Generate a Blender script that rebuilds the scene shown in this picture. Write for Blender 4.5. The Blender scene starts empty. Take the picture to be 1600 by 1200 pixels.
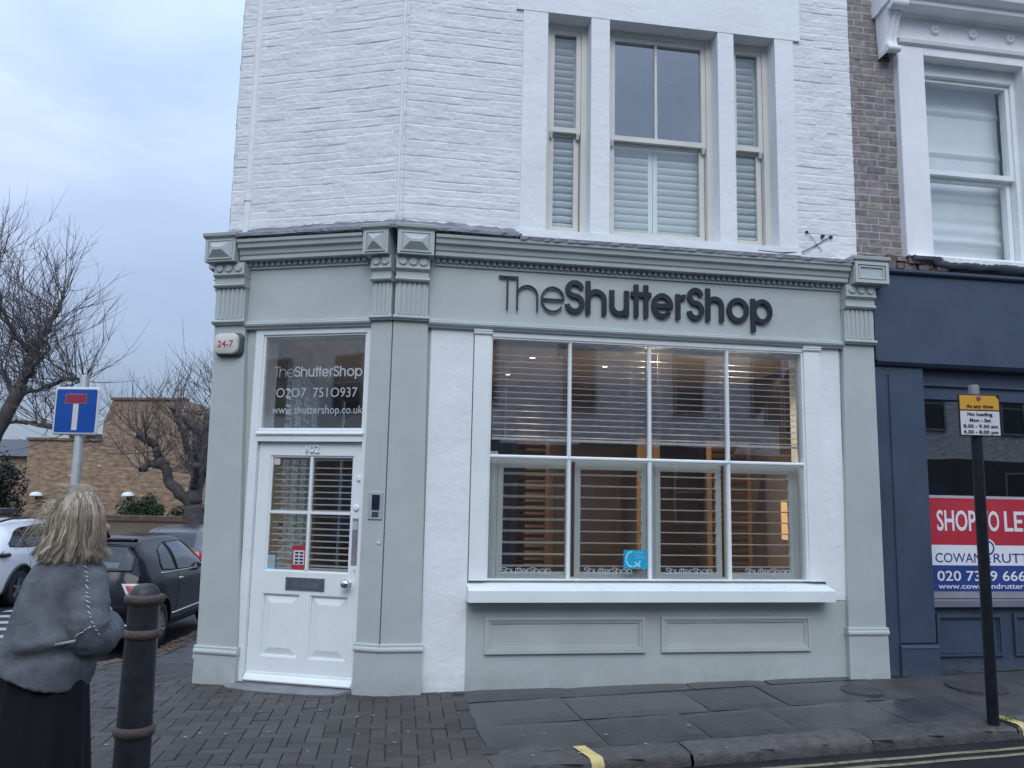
import bpy, bmesh, math, random
import numpy as np
from mathutils import Vector, Matrix
R = math.radians
random.seed(7)
rng = np.random.default_rng(7)
C = bpy.context.scene.collection
sc = bpy.context.scene

# ---------------------------------------------------------------- camera
cam_d = bpy.data.cameras.new("camera")
cam = bpy.data.objects.new("camera", cam_d); C.objects.link(cam)
cam_d.sensor_fit = 'HORIZONTAL'; cam_d.sensor_width = 36.0
cam_d.lens = 36.0 * 1250 / 1600
cam_d.clip_start = 0.05; cam_d.clip_end = 2000
cam.matrix_world = Matrix.Translation((0, 0, 1.63)) @ Matrix.Rotation(R(90 + 7.8277), 4, 'X') @ Matrix.Rotation(R(1.1521), 4, 'Z')
sc.camera = cam

# ---------------------------------------------------------------- light
SUN_EL, SUN_AZ = 42, 180          # azimuth clockwise from +Y: the glow comes over the viewer's shoulder
sc.view_settings.view_transform = 'Standard'; sc.view_settings.look = 'None'
sc.view_settings.exposure = EXPOSURE = 0.16; sc.view_settings.gamma = 1
w = bpy.data.worlds.new("World"); sc.world = w; w.use_nodes = True
nt = w.node_tree; nt.nodes.clear()
def nd(t, typ, **kw):
    n = t.nodes.new(typ)
    for k, v in kw.items(): setattr(n, k, v)
    return n
out = nd(nt, 'ShaderNodeOutputWorld'); bg = nd(nt, 'ShaderNodeBackground'); bg.inputs[1].default_value = 0.118
sky = nd(nt, 'ShaderNodeTexSky', sky_type='NISHITA', sun_disc=False, sun_elevation=R(SUN_EL), sun_rotation=R(SUN_AZ))
tc = nd(nt, 'ShaderNodeTexCoord')
mp = nd(nt, 'ShaderNodeMapping'); mp.inputs['Scale'].default_value = (1, 1, 2.2)
mp.inputs['Rotation'].default_value = (0, R(-38), R(10))
nt.links.new(tc.outputs['Generated'], mp.inputs[0])
n1 = nd(nt, 'ShaderNodeTexNoise'); n1.inputs['Scale'].default_value = 2.6; n1.inputs['Detail'].default_value = 5; n1.inputs['Roughness'].default_value = .5
n1.inputs['Distortion'].default_value = .5
nt.links.new(mp.outputs[0], n1.inputs[0])
cr = nd(nt, 'ShaderNodeValToRGB')
cr.color_ramp.elements[0].position = .33; cr.color_ramp.elements[0].color = (3.2, 4.15, 5.9, 1)
cr.color_ramp.elements[1].position = .74; cr.color_ramp.elements[1].color = (5.4, 6.2, 7.9, 1)
e = cr.color_ramp.elements.new(.52); e.color = (3.9, 4.85, 6.7, 1)
nt.links.new(n1.outputs[0], cr.inputs[0])
# an overcast sky is brighter overhead than near the horizon
sx = nd(nt, 'ShaderNodeSeparateXYZ'); nt.links.new(tc.outputs['Generated'], sx.inputs[0])
mr = nd(nt, 'ShaderNodeMapRange'); mr.inputs['From Min'].default_value = .05; mr.inputs['From Max'].default_value = .95
mr.inputs['To Min'].default_value = .60; mr.inputs['To Max'].default_value = 2.65
nt.links.new(sx.outputs['Z'], mr.inputs['Value'])
ml = nd(nt, 'ShaderNodeMix', data_type='RGBA', blend_type='MULTIPLY'); ml.inputs['Factor'].default_value = 1
nt.links.new(cr.outputs[0], ml.inputs['A']); nt.links.new(mr.outputs[0], ml.inputs['B'])
mx = nd(nt, 'ShaderNodeMix', data_type='RGBA'); mx.inputs['Factor'].default_value = .86
nt.links.new(sky.outputs[0], mx.inputs['A']); nt.links.new(ml.outputs['Result'], mx.inputs['B'])
nt.links.new(mx.outputs['Result'], bg.inputs[0]); nt.links.new(bg.outputs[0], out.inputs[0])
sun_d = bpy.data.lights.new("sun", 'SUN'); sun_d.energy = 1.1; sun_d.angle = R(35); sun_d.color = (1, .97, .93)
sun = bpy.data.objects.new("sun", sun_d); C.objects.link(sun)
sd = Vector((math.sin(R(SUN_AZ)) * math.cos(R(SUN_EL)), math.cos(R(SUN_AZ)) * math.cos(R(SUN_EL)), math.sin(R(SUN_EL))))
sun.rotation_euler = (-sd).to_track_quat('-Z', 'Y').to_euler(); sun.location = sd * 40

# ---------------------------------------------------------------- helpers
class F:                                   # a local frame: u along, d outward, z up
    def __init__(s, o, t, n): s.o, s.t, s.n = Vector(o), Vector(t), Vector(n)
    def __call__(s, u, d=0, z=0): return s.o + s.t * u + s.n * d + Vector((0, 0, z))
C0 = Vector((-1.0317, 6.72, 0))
aL, aC, aS = R(9.0367), R(166.933), R(93.4)
FL = F(C0, (math.cos(aL), math.sin(aL), 0), (math.sin(aL), -math.cos(aL), 0))
FC = F(C0, (math.cos(aC), math.sin(aC), 0), (-math.sin(aC), math.cos(aC), 0))
C2 = FC(1.70)
FS = F(C2, (math.cos(aS), math.sin(aS), 0), (-math.sin(aS), math.cos(aS), 0))
FW = F((0, 0, 0), (1, 0, 0), (0, 1, 0))
FK = F((-.09, 5.20, 0), (math.cos(R(12.8)), math.sin(R(12.8)), 0), (-math.sin(R(12.8)), math.cos(R(12.8)), 0))   # kerb: u along, d towards the shop

class MB:
    def __init__(s, fr=FW): s.v, s.f, s.fr, s.m = [], [], fr, []
    def add(s, vs, fs, mi=0):
        b = len(s.v); s.v += [s.fr(*p) for p in vs]; s.f += [tuple(b + i for i in f) for f in fs]; s.m += [mi] * len(fs)
        return s
    def box(s, u0, u1, d0, d1, z0, z1, mi=0): return s.box8([(u0, d0, z0), (u1, d0, z0), (u1, d1, z0), (u0, d1, z0), (u0, d0, z1), (u1, d0, z1), (u1, d1, z1), (u0, d1, z1)], mi)
    def box8(s, p, mi=0): return s.add(p, [(0, 1, 2, 3), (4, 5, 6, 7), (0, 1, 5, 4), (1, 2, 6, 5), (2, 3, 7, 6), (3, 0, 4, 7)], mi)
    def bbox(s, u0, u1, d0, d1, z0, z1, b=.006, mi=0):     # box with its outward (d1) edges bevelled
        s.add([(u0, d0, z0), (u1, d0, z0), (u1, d0, z1), (u0, d0, z1), (u0, d1 - b, z0), (u1, d1 - b, z0), (u1, d1 - b, z1), (u0, d1 - b, z1),
               (u0 + b, d1, z0 + b), (u1 - b, d1, z0 + b), (u1 - b, d1, z1 - b), (u0 + b, d1, z1 - b)],
              [(0, 1, 2, 3), (0, 1, 5, 4), (1, 2, 6, 5), (2, 3, 7, 6), (3, 0, 4, 7), (4, 5, 9, 8), (5, 6, 10, 9), (6, 7, 11, 10), (7, 4, 8, 11), (8, 9, 10, 11)], mi)
        return s
    def quad(s, a, b, c, d, mi=0): return s.add([a, b, c, d], [(0, 1, 2, 3)], mi)
    def extrude_u(s, prof, u0, u1, mi=0):                   # closed (d,z) profile swept along u
        n = len(prof); vs = [(u0, d, z) for d, z in prof] + [(u1, d, z) for d, z in prof]
        fs = [(i, (i + 1) % n, n + (i + 1) % n, n + i) for i in range(n)] + [tuple(range(n)), tuple(range(n, 2 * n))]
        return s.add(vs, fs, mi)
    def lathe(s, prof, cu, cd, cz=0, n=24, axis='z', mi=0, caps=True):   # prof: (r,h)
        vs, fs = [], []
        for r, h in prof:
            for k in range(n):
                a = 2 * math.pi * k / n; x, y = r * math.cos(a), r * math.sin(a)
                vs.append((cu + x, cd + y, cz + h) if axis == 'z' else (cu + x, cd + h, cz + y) if axis == 'd' else (cu + h, cd + x, cz + y))
        for i in range(len(prof) - 1):
            for k in range(n):
                fs.append((i * n + k, i * n + (k + 1) % n, (i + 1) * n + (k + 1) % n, (i + 1) * n + k))
        if caps: fs += [tuple(range(n)), tuple(range((len(prof) - 1) * n, len(prof) * n))]
        return s.add(vs, fs, mi)
    def tube(s, pts, r, n=6, mi=0, cap=True):
        pts = [Vector(p) for p in pts]; m = len(pts)
        rs = r if isinstance(r, (list, tuple)) else [r] * m
        vs, fs = [], []; up = None
        for i in range(m):
            t = (pts[min(i + 1, m - 1)] - pts[max(i - 1, 0)])
            t = t.normalized() if t.length > 1e-9 else Vector((0, 0, 1))
            if up is None:
                up = Vector((0, 0, 1)) if abs(t.z) < .9 else Vector((1, 0, 0))
            x = up - t * up.dot(t)
            x = x.normalized() if x.length > 1e-6 else t.orthogonal().normalized()
            up = x; y = t.cross(x)
            for k in range(n):
                a = 2 * math.pi * k / n
                vs.append(tuple(pts[i] + (x * math.cos(a) + y * math.sin(a)) * rs[i]))
        for i in range(m - 1):
            for k in range(n): fs.append((i * n + k, i * n + (k + 1) % n, (i + 1) * n + (k + 1) % n, (i + 1) * n + k))
        if cap and n > 2: fs += [tuple(range(n)), tuple(range((m - 1) * n, m * n))]
        return s.add(vs, fs, mi)
    def frame(s, u0, u1, z0, z1, w, d0, d1, wb=None, wt=None, mi=0):  # picture frame of four butted bars
        wb = w if wb is None else wb; wt = w if wt is None else wt
        s.box(u0, u0 + w, d0, d1, z0, z1, mi); s.box(u1 - w, u1, d0, d1, z0, z1, mi)
        s.box(u0 + w, u1 - w, d0, d1, z0, z0 + wb, mi); s.box(u0 + w, u1 - w, d0, d1, z1 - wt, z1, mi); return s
    def grid(s, P, mi=0):                                    # P: array (n,m,3) of local points
        n, m = len(P), len(P[0])
        vs = [tuple(p) for row in P for p in row]
        fs = [(i * m + j, i * m + j + 1, (i + 1) * m + j + 1, (i + 1) * m + j) for i in range(n - 1) for j in range(m - 1)]
        return s.add(vs, fs, mi)
    def build(s, name, mat, parent=None, smooth=False, kind=None, recalc=True, sharp=None):
        org = Vector(ORG.get(parent.name, (0, 0, 0))) if parent else Vector((0, 0, 0))
        me = bpy.data.meshes.new(name); me.from_pydata([tuple(v - org) for v in s.v], [], s.f)
        mats = mat if isinstance(mat, (list, tuple)) else [mat]
        for m in mats: me.materials.append(m)
        if len(mats) > 1: me.polygons.foreach_set('material_index', s.m)
        return link(name, me, parent, smooth, kind, recalc, sharp)
ORG = {}
def link(name, me, parent=None, smooth=False, kind=None, recalc=True, sharp=None):
    if recalc:
        bm = bmesh.new(); bm.from_mesh(me); bmesh.ops.recalc_face_normals(bm, faces=bm.faces); bm.to_mesh(me); bm.free()
    if smooth:
        me.polygons.foreach_set('use_smooth', [True] * len(me.polygons))
        if sharp:
            me.set_sharp_from_angle(angle=R(sharp))
    o = bpy.data.objects.new(name, me); C.objects.link(o)
    if parent: o.parent = parent; ORG[o.name] = ORG.get(parent.name, (0, 0, 0))
    if kind: o['kind'] = kind
    return o
def thing(name, label, cat, loc=(0, 0, 0), group=None, rz=0, local=False):
    o = bpy.data.objects.new(name, None); o.empty_display_size = .1; C.objects.link(o)
    o.location = loc; o.rotation_euler = (0, 0, rz); ORG[o.name] = (0, 0, 0) if local else tuple(loc)
    return tag(o, label, cat, group)
def tag(o, label, cat, group=None):
    o['label'] = label; o['category'] = cat
    if group: o['group'] = group
    return o
def lab(o, label): o['label'] = label; return o
def copy_tree(o, loc=None, label=None, parent=None):
    c = o.copy(); C.objects.link(c)
    if parent: c.parent = parent
    if loc is not None: c.location = loc
    if label: c['label'] = label
    for ch in list(o.children): copy_tree(ch, None, None, c)
    return c
def smst(a, b, x):
    t = np.clip((x - a) / (b - a), 0, 1); return t * t * (3 - 2 * t)
def vnoise(x, y, seed=0, octaves=1, pers=.5):
    r = np.zeros_like(x); amp = 1; tot = 0
    for o in range(octaves):
        g = np.random.default_rng(seed + o * 17).random((256, 256))
        xi = np.floor(x).astype(int); yi = np.floor(y).astype(int); fx = x - xi; fy = y - yi
        fx = fx * fx * (3 - 2 * fx); fy = fy * fy * (3 - 2 * fy)
        a = g[xi % 256, yi % 256]; b = g[(xi + 1) % 256, yi % 256]; c_ = g[xi % 256, (yi + 1) % 256]; d = g[(xi + 1) % 256, (yi + 1) % 256]
        r += amp * ((a * (1 - fx) + b * fx) * (1 - fy) + (c_ * (1 - fx) + d * fx) * fy - .5) * 2
        tot += amp; amp *= pers; x = x * 2.03 + 5.1; y = y * 2.03 + 3.7
    return r / tot
def zg(x, y):                               # height of the pavement: level at the shop door, rising to the right, falling down the side street
    x = np.asarray(x, float); y = np.asarray(y, float)
    u = (x - C0.x) * FL.t.x + (y - C0.y) * FL.t.y; q = (x - C0.x) * FL.n.x + (y - C0.y) * FL.n.y
    z = .018 * np.clip(u, 0, 9) - .036 * np.clip(q, 0, 1.5) * smst(-1.6, -.2, x)
    wl = smst(-1.6, -3.4, x) if False else 1 - smst(-3.4, -1.7, x)
    return z - wl * (.45 * smst(6.4, 11, y) + .02 * np.clip(y - 11, 0, 60))
def zz(x, y): return float(zg(x, y))

# ---------------------------------------------------------------- materials
MATS = {}
def mat(name, col, rough=.5, var=.12, vs=3.0, bump=0, bs=60, metal=0, spec=.5, island=0, detail=6, dirt=None, dirt_amt=.0, coat=0, bdist=.01, rvar=.1, emit=0, aniso=None, splash=0):
    if name in MATS: return MATS[name]
    m = bpy.data.materials.new(name); m.use_nodes = True; t = m.node_tree; b = t.nodes['Principled BSDF']; L = t.links.new
    b.inputs['Roughness'].default_value = rough; b.inputs['Metallic'].default_value = metal
    b.inputs['Specular IOR Level'].default_value = spec
    if coat: b.inputs['Coat Weight'].default_value = coat; b.inputs['Coat Roughness'].default_value = .04
    co = nd(t, 'ShaderNodeTexCoord')
    src = None
    n = nd(t, 'ShaderNodeTexNoise'); n.inputs['Scale'].default_value = vs; n.inputs['Detail'].default_value = detail; n.inputs['Roughness'].default_value = .6
    cl = co.outputs['Object']
    if aniso:
        mpp = nd(t, 'ShaderNodeMapping'); mpp.inputs['Scale'].default_value = aniso; L(cl, mpp.inputs[0]); cl = mpp.outputs[0]
    L(cl, n.inputs['Vector'])
    hs = nd(t, 'ShaderNodeHueSaturation'); hs.inputs['Color'].default_value = (*col, 1)
    mr = nd(t, 'ShaderNodeMapRange'); mr.inputs['From Min'].default_value = .3; mr.inputs['From Max'].default_value = .7
    mr.inputs['To Min'].default_value = 1 - var; mr.inputs['To Max'].default_value = 1 + var; L(n.outputs[0], mr.inputs['Value'])
    val = mr.outputs[0]
    if island:
        g = nd(t, 'ShaderNodeNewGeometry'); m2 = nd(t, 'ShaderNodeMapRange'); m2.inputs['To Min'].default_value = 1 - island; m2.inputs['To Max'].default_value = 1 + island
        L(g.outputs['Random Per Island'], m2.inputs['Value'])
        mu = nd(t, 'ShaderNodeMath', operation='MULTIPLY'); L(val, mu.inputs[0]); L(m2.outputs[0], mu.inputs[1]); val = mu.outputs[0]
    L(val, hs.inputs['Value']); src = hs.outputs[0]
    if dirt:
        n2 = nd(t, 'ShaderNodeTexNoise'); n2.inputs['Scale'].default_value = vs * .43; n2.inputs['Detail'].default_value = 9; n2.inputs['Roughness'].default_value = .7; L(cl, n2.inputs['Vector'])
        r2 = nd(t, 'ShaderNodeMapRange'); r2.inputs['From Min'].default_value = .5; r2.inputs['From Max'].default_value = .72; r2.inputs['To Max'].default_value = dirt_amt; L(n2.outputs[0], r2.inputs['Value'])
        mxx = nd(t, 'ShaderNodeMix', data_type='RGBA'); L(r2.outputs[0], mxx.inputs['Factor']); L(src, mxx.inputs['A']); mxx.inputs['B'].default_value = (*dirt, 1); src = mxx.outputs['Result']
    if splash:                                 # road dirt thrown up at the foot of the wall
        g2 = nd(t, 'ShaderNodeNewGeometry'); sz = nd(t, 'ShaderNodeSeparateXYZ'); L(g2.outputs['Position'], sz.inputs[0])
        n5 = nd(t, 'ShaderNodeTexNoise'); n5.inputs['Scale'].default_value = 9; n5.inputs['Detail'].default_value = 8; n5.inputs['Roughness'].default_value = .7; L(co.outputs['Object'], n5.inputs['Vector'])
        ma = nd(t, 'ShaderNodeMath', operation='MULTIPLY_ADD'); L(n5.outputs[0], ma.inputs[0]); ma.inputs[1].default_value = -.75; L(sz.outputs['Z'], ma.inputs[2])
        r5 = nd(t, 'ShaderNodeMapRange'); r5.inputs['From Min'].default_value = -.20; r5.inputs['From Max'].default_value = -.40; r5.inputs['To Max'].default_value = splash; L(ma.outputs[0], r5.inputs['Value'])
        m5 = nd(t, 'ShaderNodeMix', data_type='RGBA'); L(r5.outputs[0], m5.inputs['Factor']); L(src, m5.inputs['A']); m5.inputs['B'].default_value = (.16, .155, .15, 1); src = m5.outputs['Result']
    L(src, b.inputs['Base Color'])
    if rvar:
        r3 = nd(t, 'ShaderNodeMapRange'); r3.inputs['From Min'].default_value = .3; r3.inputs['From Max'].default_value = .7; r3.inputs['To Min'].default_value = max(0, rough - rvar); r3.inputs['To Max'].default_value = min(1, rough + rvar)
        L(n.outputs[0], r3.inputs['Value']); L(r3.outputs[0], b.inputs['Roughness'])
    if bump:
        n4 = nd(t, 'ShaderNodeTexNoise'); n4.inputs['Scale'].default_value = bs; n4.inputs['Detail'].default_value = 5; L(cl, n4.inputs['Vector'])
        bp = nd(t, 'ShaderNodeBump'); bp.inputs['Strength'].default_value = bump; bp.inputs['Distance'].default_value = bdist; L(n4.outputs[0], bp.inputs['Height']); L(bp.outputs[0], b.inputs['Normal'])
    if emit:
        b.inputs['Emission Color'].default_value = (*col, 1); b.inputs['Emission Strength'].default_value = emit
    MATS[name] = m; return m
def glass(name, ior=1.9, tint=(.9, .93, .93)):
    if name in MATS: return MATS[name]
    m = bpy.data.materials.new(name); m.use_nodes = True; t = m.node_tree; t.nodes.clear(); L = t.links.new
    o = nd(t, 'ShaderNodeOutputMaterial'); mxx = nd(t, 'ShaderNodeMixShader'); tr = nd(t, 'ShaderNodeBsdfTransparent'); tr.inputs[0].default_value = (*tint, 1)
    gl = nd(t, 'ShaderNodeBsdfGlossy'); gl.inputs['Roughness'].default_value = 0.0; gl.inputs['Color'].default_value = (.95, .97, 1, 1)
    ge = nd(t, 'ShaderNodeNewGeometry'); dt = nd(t, 'ShaderNodeVectorMath', operation='DOT_PRODUCT'); L(ge.outputs['Normal'], dt.inputs[0]); L(ge.outputs['Incoming'], dt.inputs[1])
    ab_ = nd(t, 'ShaderNodeMath', operation='ABSOLUTE'); L(dt.outputs['Value'], ab_.inputs[0]); om = nd(t, 'ShaderNodeMath', operation='SUBTRACT'); om.inputs[0].default_value = 1; L(ab_.outputs[0], om.inputs[1])
    pw = nd(t, 'ShaderNodeMath', operation='POWER'); L(om.outputs[0], pw.inputs[0]); pw.inputs[1].default_value = 5
    f0 = ((ior - 1) / (ior + 1)) ** 2; fr = nd(t, 'ShaderNodeMapRange'); fr.inputs['To Min'].default_value = f0; fr.inputs['To Max'].default_value = 1; L(pw.outputs[0], fr.inputs['Value'])
    co = nd(t, 'ShaderNodeTexCoord'); n = nd(t, 'ShaderNodeTexNoise'); n.inputs['Scale'].default_value = 1.3; n.inputs['Detail'].default_value = 1; L(co.outputs['Object'], n.inputs[0])
    bp = nd(t, 'ShaderNodeBump'); bp.inputs['Strength'].default_value = .02; bp.inputs['Distance'].default_value = .05; L(n.outputs[0], bp.inputs['Height']); L(bp.outputs[0], gl.inputs['Normal'])
    L(fr.outputs[0], mxx.inputs[0]); L(tr.outputs[0], mxx.inputs[1]); L(gl.outputs[0], mxx.inputs[2]); L(mxx.outputs[0], o.inputs[0])
    MATS[name] = m; return m
SAGE = mat('sage_paint', (.46, .51, .488), .42, .05, 2.5, .12, 90, bdist=.004, dirt=(.38, .415, .395), dirt_amt=.4, splash=.22)
WHITEP = mat('white_gloss_paint', (.79, .84, .835), .3, .03, 3, .08, 40, bdist=.004, dirt=(.62, .64, .64), dirt_amt=.2)
RENDER = mat('white_rough_render', (.80, .835, .84), .75, .05, 2.2, .5, 16, bdist=.012, dirt=(.62, .63, .66), dirt_amt=.35, splash=.25)
WBRICK = mat('white_painted_brick', (.74, .765, .775), .7, .07, 5, .35, 70, bdist=.006, dirt=(.56, .585, .61), dirt_amt=.5)
CREAM = mat('cream_paint', (.66, .65, .60), .4, .05, 4, .05, 60, dirt=(.5, .48, .42), dirt_amt=.3)
LEAD = mat('lead_flashing', (.17, .18, .21), .55, .35, 9, .5, 30, bdist=.01, dirt=(.4, .4, .42), dirt_amt=.6)
BLACKLET = mat('black_lettering', (.012, .02, .028), .35, .1, 5)
STEEL = mat('steel', (.5, .51, .53), .3, .1, 20, metal=1)
GALV = mat('galvanised_grey', (.42, .45, .46), .5, .12, 12, .1, 60, metal=.2)
CHROME = mat('polished_chrome', (.75, .76, .78), .08, .03, 10, metal=1)
NAVY = mat('dark_blue_paint', (.050, .074, .115), .38, .12, 2.5, .1, 60, bdist=.004, dirt=(.075, .09, .115), dirt_amt=.6, splash=.3)
GLASS = glass('window_glass', 2.0)
GLASSU = glass('upper_window_glass', 2.9)
GLASSC = glass('clear_sash_glass', 1.85)
GLASSD = glass('shop_window_glass', 2.8, (.90, .92, .92))
# ---------------------------------------------------------------- lettering
def text(name, s, org, rt, up, h, m, parent=None, bold=0, depth=0, align='C', width=None, build=True):
    cu = bpy.data.curves.new(name, 'FONT'); cu.body = s; cu.size = 1; cu.offset = bold; cu.extrude = 0; cu.align_x = 'LEFT'; cu.resolution_u = 3
    ob = bpy.data.objects.new(name, cu); C.objects.link(ob)
    me = bpy.data.meshes.new_from_object(ob); bpy.data.objects.remove(ob); bpy.data.curves.remove(cu)
    co = np.zeros(len(me.vertices) * 3); me.vertices.foreach_get('co', co); co = co.reshape(-1, 3)
    k = h / .73                                   # cap height of the built-in face
    x0, x1 = co[:, 0].min(), co[:, 0].max(); kx = k if width is None else width / (x1 - x0)
    off = {'C': (x0 + x1) / 2, 'L': x0, 'R': x1}[align]
    po = Vector(ORG.get(parent.name, (0, 0, 0))) if parent else Vector((0, 0, 0))
    o, r_, u_ = np.array(Vector(org) - po), np.array(Vector(rt)), np.array(Vector(up))
    co2 = o + np.outer((co[:, 0] - off) * kx, r_) + np.outer(co[:, 1] * k, u_)
    me.vertices.foreach_set('co', co2.ravel()); me.materials.append(m)
    return link(name, me, parent, recalc=False)
def arc(cx, cy, rx, ry, a0, a1, n=22): return [(cx + rx * math.cos(R(a0 + (a1 - a0) * i / n)), cy + ry * math.sin(R(a0 + (a1 - a0) * i / n))) for i in range(n + 1)]
def glyph(ch, x0, x1, w, H=185., X=142., D=48.):
    cx = (x0 + x1) / 2; r = (x1 - x0 - w) / 2; ry = (X - w) / 2; lo, hi = x0 + w / 2, x1 - w / 2
    if ch == 'T': return [[(x0, H - w / 2), (x1, H - w / 2)], [(cx, 0), (cx, H - w)]]
    if ch == 'h': cy = X - w / 2 - r; return [[(lo, 0), (lo, H)], [(hi, 0), (hi, cy)] + arc(cx, cy, r, r, 0, 180)[1:]]
    if ch == 'e': return [arc(cx, X / 2, r, ry, 0, 325, 34), [(x0 + w * .6, X / 2 - w * .05), (x1 - w * .02, X / 2 - w * .05)]]
    if ch == 'S':
        rt = (H - w) * .23; rb = (H - w) * .27; yt = H - w / 2 - rt; yb = w / 2 + rb
        return [arc(cx, yt, r * .92, rt, 8, 262, 24) + arc(cx, yb, r, rb, 82, -172, 24)]
    if ch == 'u': cy = w / 2 + r; return [[(lo, X), (lo, cy)] + arc(cx, cy, r, r, 180, 360)[1:], [(hi, X), (hi, 0)]]
    if ch == 't': return [[(cx, 0), (cx, H * .98)]]
    if ch == '-': return [[(x0, X - w * .55), (x1, X - w * .55)]]
    if ch == 'r': return [[(lo, 0), (lo, X)], arc(x1 - r * .55, X - w / 2 - r * 1.2, r * 1.45, r * 1.2, 170, 78, 12)]
    if ch == 'o': return [arc(cx, X / 2, r, ry, 0, 360, 40)]
    if ch == 'p': return [[(lo, X), (lo, -D)], arc(cx + w * .1, X / 2, r - w * .1, ry, 0, 360, 40)]
WORD = [('T', 0, 95, 0), ('h', 97, 215, 0), ('e', 230, 360, 0), ('S', 362, 472, 1), ('h', 478, 595, 1), ('u', 612, 722, 1), ('t', 744, 782, 1), ('t', 800, 838, 1), ('-', 732, 850, 1),
        ('e', 850, 975, 1), ('r', 990, 1052, 1), ('S', 1055, 1155, 1), ('h', 1165, 1272, 1), ('o', 1290, 1420, 1), ('p', 1432, 1560, 1)]
def ribbon(mb, pts, w, x, z, s, sy, d0, d1, flip=1):
    P = [Vector(p) for p in pts]; n = len(P); closed = (P[0] - P[-1]).length < 1e-3 and n > 4
    Lp, Rp = [], []
    for i in range(n):
        if closed: a, b = P[(i - 1) % (n - 1)] if i in (0, n - 1) else P[i - 1], P[1] if i in (0, n - 1) else P[i + 1]
        else: a, b = P[max(i - 1, 0)], P[min(i + 1, n - 1)]
        t = (b - a).normalized(); nn = Vector((-t.y, t.x)) * w / 2
        Lp.append(P[i] + nn); Rp.append(P[i] - nn)
    vs = []
    for q in (Lp, Rp):
        for d in (d0, d1): vs += [(x + flip * p.x * s, d, z + p.y * sy) for p in q]
    a, b, c, d_ = 0, n, 2 * n, 3 * n       # L back, L front, R back, R front
    fs = []
    for i in range(n - 1): fs += [(b + i, b + i + 1, d_ + i + 1, d_ + i)] + ([(a + i, a + i + 1, b + i + 1, b + i), (c + i, c + i + 1, d_ + i + 1, d_ + i)] if abs(d1 - d0) > 1e-4 else [])
    if not closed and abs(d1 - d0) > 1e-4: fs += [(a, b, d_, c), (a + n - 1, b + n - 1, d_ + n - 1, c + n - 1)]
    mb.add(vs, fs)
def shop_word(fr, x, z, width, hk, d, depth, thin, bold, m, parent, name='lettering', single=True, flip=1, start=0):
    s = width / 1560.; sy = hk / 185.; mb = MB(fr); k = 0
    for i, (ch, a, b, bo) in enumerate(WORD):
        if i < start: continue
        if not single: mb = MB(fr)
        for j, st in enumerate(glyph(ch, a, b, bold if bo else thin)):
            ribbon(mb, st, bold if bo else thin, x, z, s, sy, d, d + depth + .0005 * (j + (i % 3)), flip)
        if not single: mb.build('letter', m, parent)
    if single: mb.build(name, m, parent, recalc=depth > 0)

# ---------------------------------------------------------------- ground
KP = [FK(9.5)[:2], FK(6)[:2], FK(3)[:2], FK(1.2)[:2], (-.09, 5.20), (-.25, 5.14), (-.38, 5.02), (-.46, 4.8), (-.6, 4.2), (-.9, 3.3), (-1.4, 2.6), (-2.2, 2.2), (-3.0, 2.4), (-3.7, 3.3), (-4.0, 4.6),
      (-4.15, 6), (-4.28, 8), (-4.42, 9.6), (-4.52, 11), (-4.75, 14), (-5.1, 20), (-5.6, 30)]
def resample(P, step):
    P = [Vector((p[0], p[1])) for p in P]; o = [P[0]]; acc = 0
    for a, b in zip(P, P[1:]):
        n = max(1, int((b - a).length / step))
        for i in range(1, n + 1): o.append(a.lerp(b, i / n))
    return o
def inside(poly, x, y):
    x = np.asarray(x); y = np.asarray(y); r = np.zeros(x.shape, bool); n = len(poly)
    for i in range(n):
        x0, y0 = poly[i]; x1, y1 = poly[(i + 1) % n]
        if y0 == y1: continue
        c = ((y0 > y) != (y1 > y)) & (x < (x1 - x0) * (y - y0) / (y1 - y0) + x0); r ^= c
    return r
PAVE = [tuple(p) for p in KP] + [(9.6, 30)]
xs = np.unique(np.concatenate([-np.geomspace(400, 14, 22), np.arange(-14, 9, .35), np.geomspace(9, 400, 22)]))
ys = np.unique(np.concatenate([-np.geomspace(300, 4, 22), np.arange(-4, 18, .35), np.geomspace(18, 600, 30)]))
X, Y = np.meshgrid(xs, ys, indexing='ij')
WETROAD = mat('wet_asphalt', (.018, .019, .022), .40, .3, 1.2, .5, 220, spec=.35, bdist=.006, dirt=(.03, .03, .033), dirt_amt=.5, rvar=.16)
MB().grid(np.stack([X, Y, zg(X, Y) - .085], -1)).build('road', WETROAD, smooth=True, kind='structure')
def cells(step, poly, dz):
    px = [p[0] for p in poly]; py = [p[1] for p in poly]
    xs = np.arange(min(px), max(px), step); ys = np.arange(min(py), max(py), step); X, Y = np.meshgrid(xs, ys, indexing='ij')
    ok = inside(poly, X + step / 2, Y + step / 2); Z = zg(X, Y) + dz
    mb = MB(); idx = {}
    for i, j in np.argwhere(ok[:-1, :-1]):
        q = []
        for a, b in ((i, j), (i + 1, j), (i + 1, j + 1), (i, j + 1)):
            if (a, b) not in idx: idx[a, b] = len(mb.v); mb.v.append(Vector((X[a, b], Y[a, b], Z[a, b])))
            q.append(idx[a, b])
        mb.f.append(tuple(q)); mb.m.append(0)
    return mb
BED = mat('tarmac_pavement', (.062, .060, .060), .6, .3, 4, .7, 160, bdist=.006, dirt=(.09, .087, .083), dirt_amt=.5)
cells(.1, [(p[0] + (0.03), p[1] + .03) for p in KP[:8]] + list(KP[8:]) + [(-2, 30), (-2, 9), (9.6, 9)], -.012).build('pavement', BED, smooth=True, kind='structure')
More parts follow.
